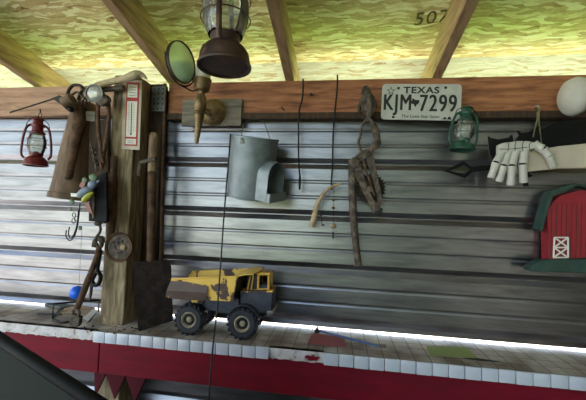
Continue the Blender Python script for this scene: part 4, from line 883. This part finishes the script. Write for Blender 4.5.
# bleached branch lying on the tools to the post top
b = MB(); b.tube(smooth_path(PX([(92, 90, 1.20), (100, 85, 1.20), (112, 81.5, 1.20), (124, 79, 1.19), (134, 75.5, 1.19), (141, 74.5, 1.195), (147, 79, 1.20)], 1.2), 5), [.016, .016, .015, .015, .015, .014, .014, .013, .013, .013, .013, .013, .013, .013, .013, .014, .015, .016, .017, .018, .019, .019, .018, .016, .014, .012, .010, .008, .007, .005, .003], 10)
tag(b.build('branch', 'bark'), 'bleached bone coloured branch lying across the top of the post', 'branch')
b = MB(); b.tube(PX([(97, 90, 1.222), (124, 88, 1.222)], 1.22), .011, 10); tag(b.build('pipe', 'rust'), 'rusty pipe stub under the bleached branch beside the thermometer', 'pipe')

# ------------------------------------------------------------------ things at the left end of the counter
ball = thing('blue_ball', 'bright blue ball hanging on a thin string before the wall', 'ball', P(77, 292, 1.30)); s_ = S(77, 292, 1.30)
b = MB(); b.ball(P(77, 292.5, 1.30), 6.6 * s_, 20); b.build('sphere', 'blue_ball', ball)
b = MB(); b.tube(PX([(79, 286, 1.30), (82, 226, 1.29)], 1.3), .0008, 6); b.build('string', 'string', ball)
b = MB(); G = lambda px, py, h=0: PZ(px, py, ZT + .0055 + h)
f0, f1, f2, f3 = G(52.5, 319), G(95, 314), G(97, 306), G(60, 309); hh = .062
b.tube([f0, f0 + Vector((0, 0, hh)), f1 + Vector((0, .02, hh * .9)), f1 + Vector((0, .02, 0))], .0042, 8); b.tube(smooth_path([f0, G(62, 322.5), G(78, 320)], 5), .0042, 8); b.tube([f0 + Vector((0, 0, .0)), f3], .0042, 8); b.tube([G(38, 314), f0 + Vector((.02, .02, .016))], .004, 8)
tag(b.build('wire_rack', 'dark_iron'), 'bent dark wire rack lying on the left end of the counter', 'rack')
b = MB(); b.sheet([[G(83, 318.5), G(90, 322, .004), G(86, 324, .002)], [G(93, 309, .014), G(98, 311, .018), G(99, 316, .010)]], .002, (0, 0, 1)); tag(b.build('crumpled_paper', 'paper'), 'crumpled pale sheet on the counter beside the foot of the post', 'paper')
b = MB(); b.sheet([[G(62, 313), G(78, 314, .006), G(92, 318, .002)], [G(66, 305), G(80, 304, .010), G(96, 309, .004)]], .003, (0, 0, 1)); tag(b.build('cardboard_piece', 'antler'), 'flat tan cardboard piece lying under the wire rack', 'cardboard')
b = MB(); b.prism([G(44, 306.5), G(54, 303.2), G(70, 303.5), G(78, 307.5), G(60, 309.5)], (0, 0, .012)); tag(b.build('slate_piece', 'galv_dull', None, bevel=.003), 'dark flat stone piece by the wall at the left counter end', 'stone')
b = MB()
for k in range(26):
    px = random.uniform(80, 150); b.ball(PZ(px, 327 + (px - 80) * .06 + random.uniform(-3, 4.5), ZT + .002), random.uniform(.002, .005), 6, (1.3, 1, .5))
o = b.build('wood_chips', 'rust_brown'); tag(o, 'scattered brown wood crumbs on the counter around the post foot', 'crumbs'); o['kind'] = 'stuff'

# ------------------------------------------------------------------ things on the right part of the counter
b = MB(); b.prism([G(307, 343.5, -.004), G(347, 347.5, -.004), G(344, 337, -.004), G(313, 333, -.004)], (0, 0, .0012)); tag(b.build('red_sheet', 'pink'), 'faded red paper sheet on the counter under the blue stick', 'paper')
b = MB(); b.prism([G(426, 346, -.004), G(430, 355.5, -.004), G(478, 358.5, -.004), G(466, 347.5, -.004)], (0, 0, .0012)); tag(b.build('green_sheet', 'pale_green'), 'pale green paper sheet lying on the right of the counter', 'paper')
b = MB(); b.prism([G(462, 358.3, -.004), G(478, 358.6, -.004), G(500, 361.8, -.004), G(480, 360.8, -.004)], (0, 0, .0015)); tag(b.build('dark_shard', 'dark_iron'), 'thin dark shard lying at the corner of the green sheet', 'shard')
bst = thing('paint_stick', 'long thin blue stick with a pale tip lying on the counter', 'stick', G(350, 340)); h_ = Vector((0, 0, .004))
b = MB(); b.tube([G(318, 331.5) + h_, G(378, 347.3) + h_], .0042, 8); b.build('shaft', 'blue_stick', bst)
b = MB(); b.tube([G(375, 346.4) + h_, G(386, 347.2) + h_], [.005, .007], 8); b.build('tip', 'old_wood', bst)
b = MB(); q = G(317, 331.5); b.lathe(q - Vector((0, 0, .003)), (0, 0, 1), [(0, 0), (0, .012), (.008, .010), (.012, .005), (.022, .004), (.022, 0)], 12); tag(b.build('small_knob', 'dark_iron'), 'small dark knob at the wall end of the blue stick', 'knob')

# ------------------------------------------------------------------ dark panel in the lower left foreground
fg = thing('machine_hood', 'dark machine panel with a glossy black rolled rim in the lower left foreground', 'machine panel', (-.62, .55, 0))
A, B_ = P(-6, 335, .62), P(112, 413, .50); dd = (B_ - A); A2 = A - dd * .35; B2 = B_ + dd * .6
b = MB(); b.tube([A2, A, B_, B2], .0115, 16); b.build('rim', 'rubber_rim', fg)
b = MB(); nrm = Vector((-dd.y, dd.x, 0)).normalized(); q = [A2 - nrm * .006, B2 - nrm * .006, Vector((B2.x, B2.y, .02)), Vector((A2.x, A2.y, .02))]
b.prism(q, nrm * .012); b.build('face', 'panel_grey', fg)
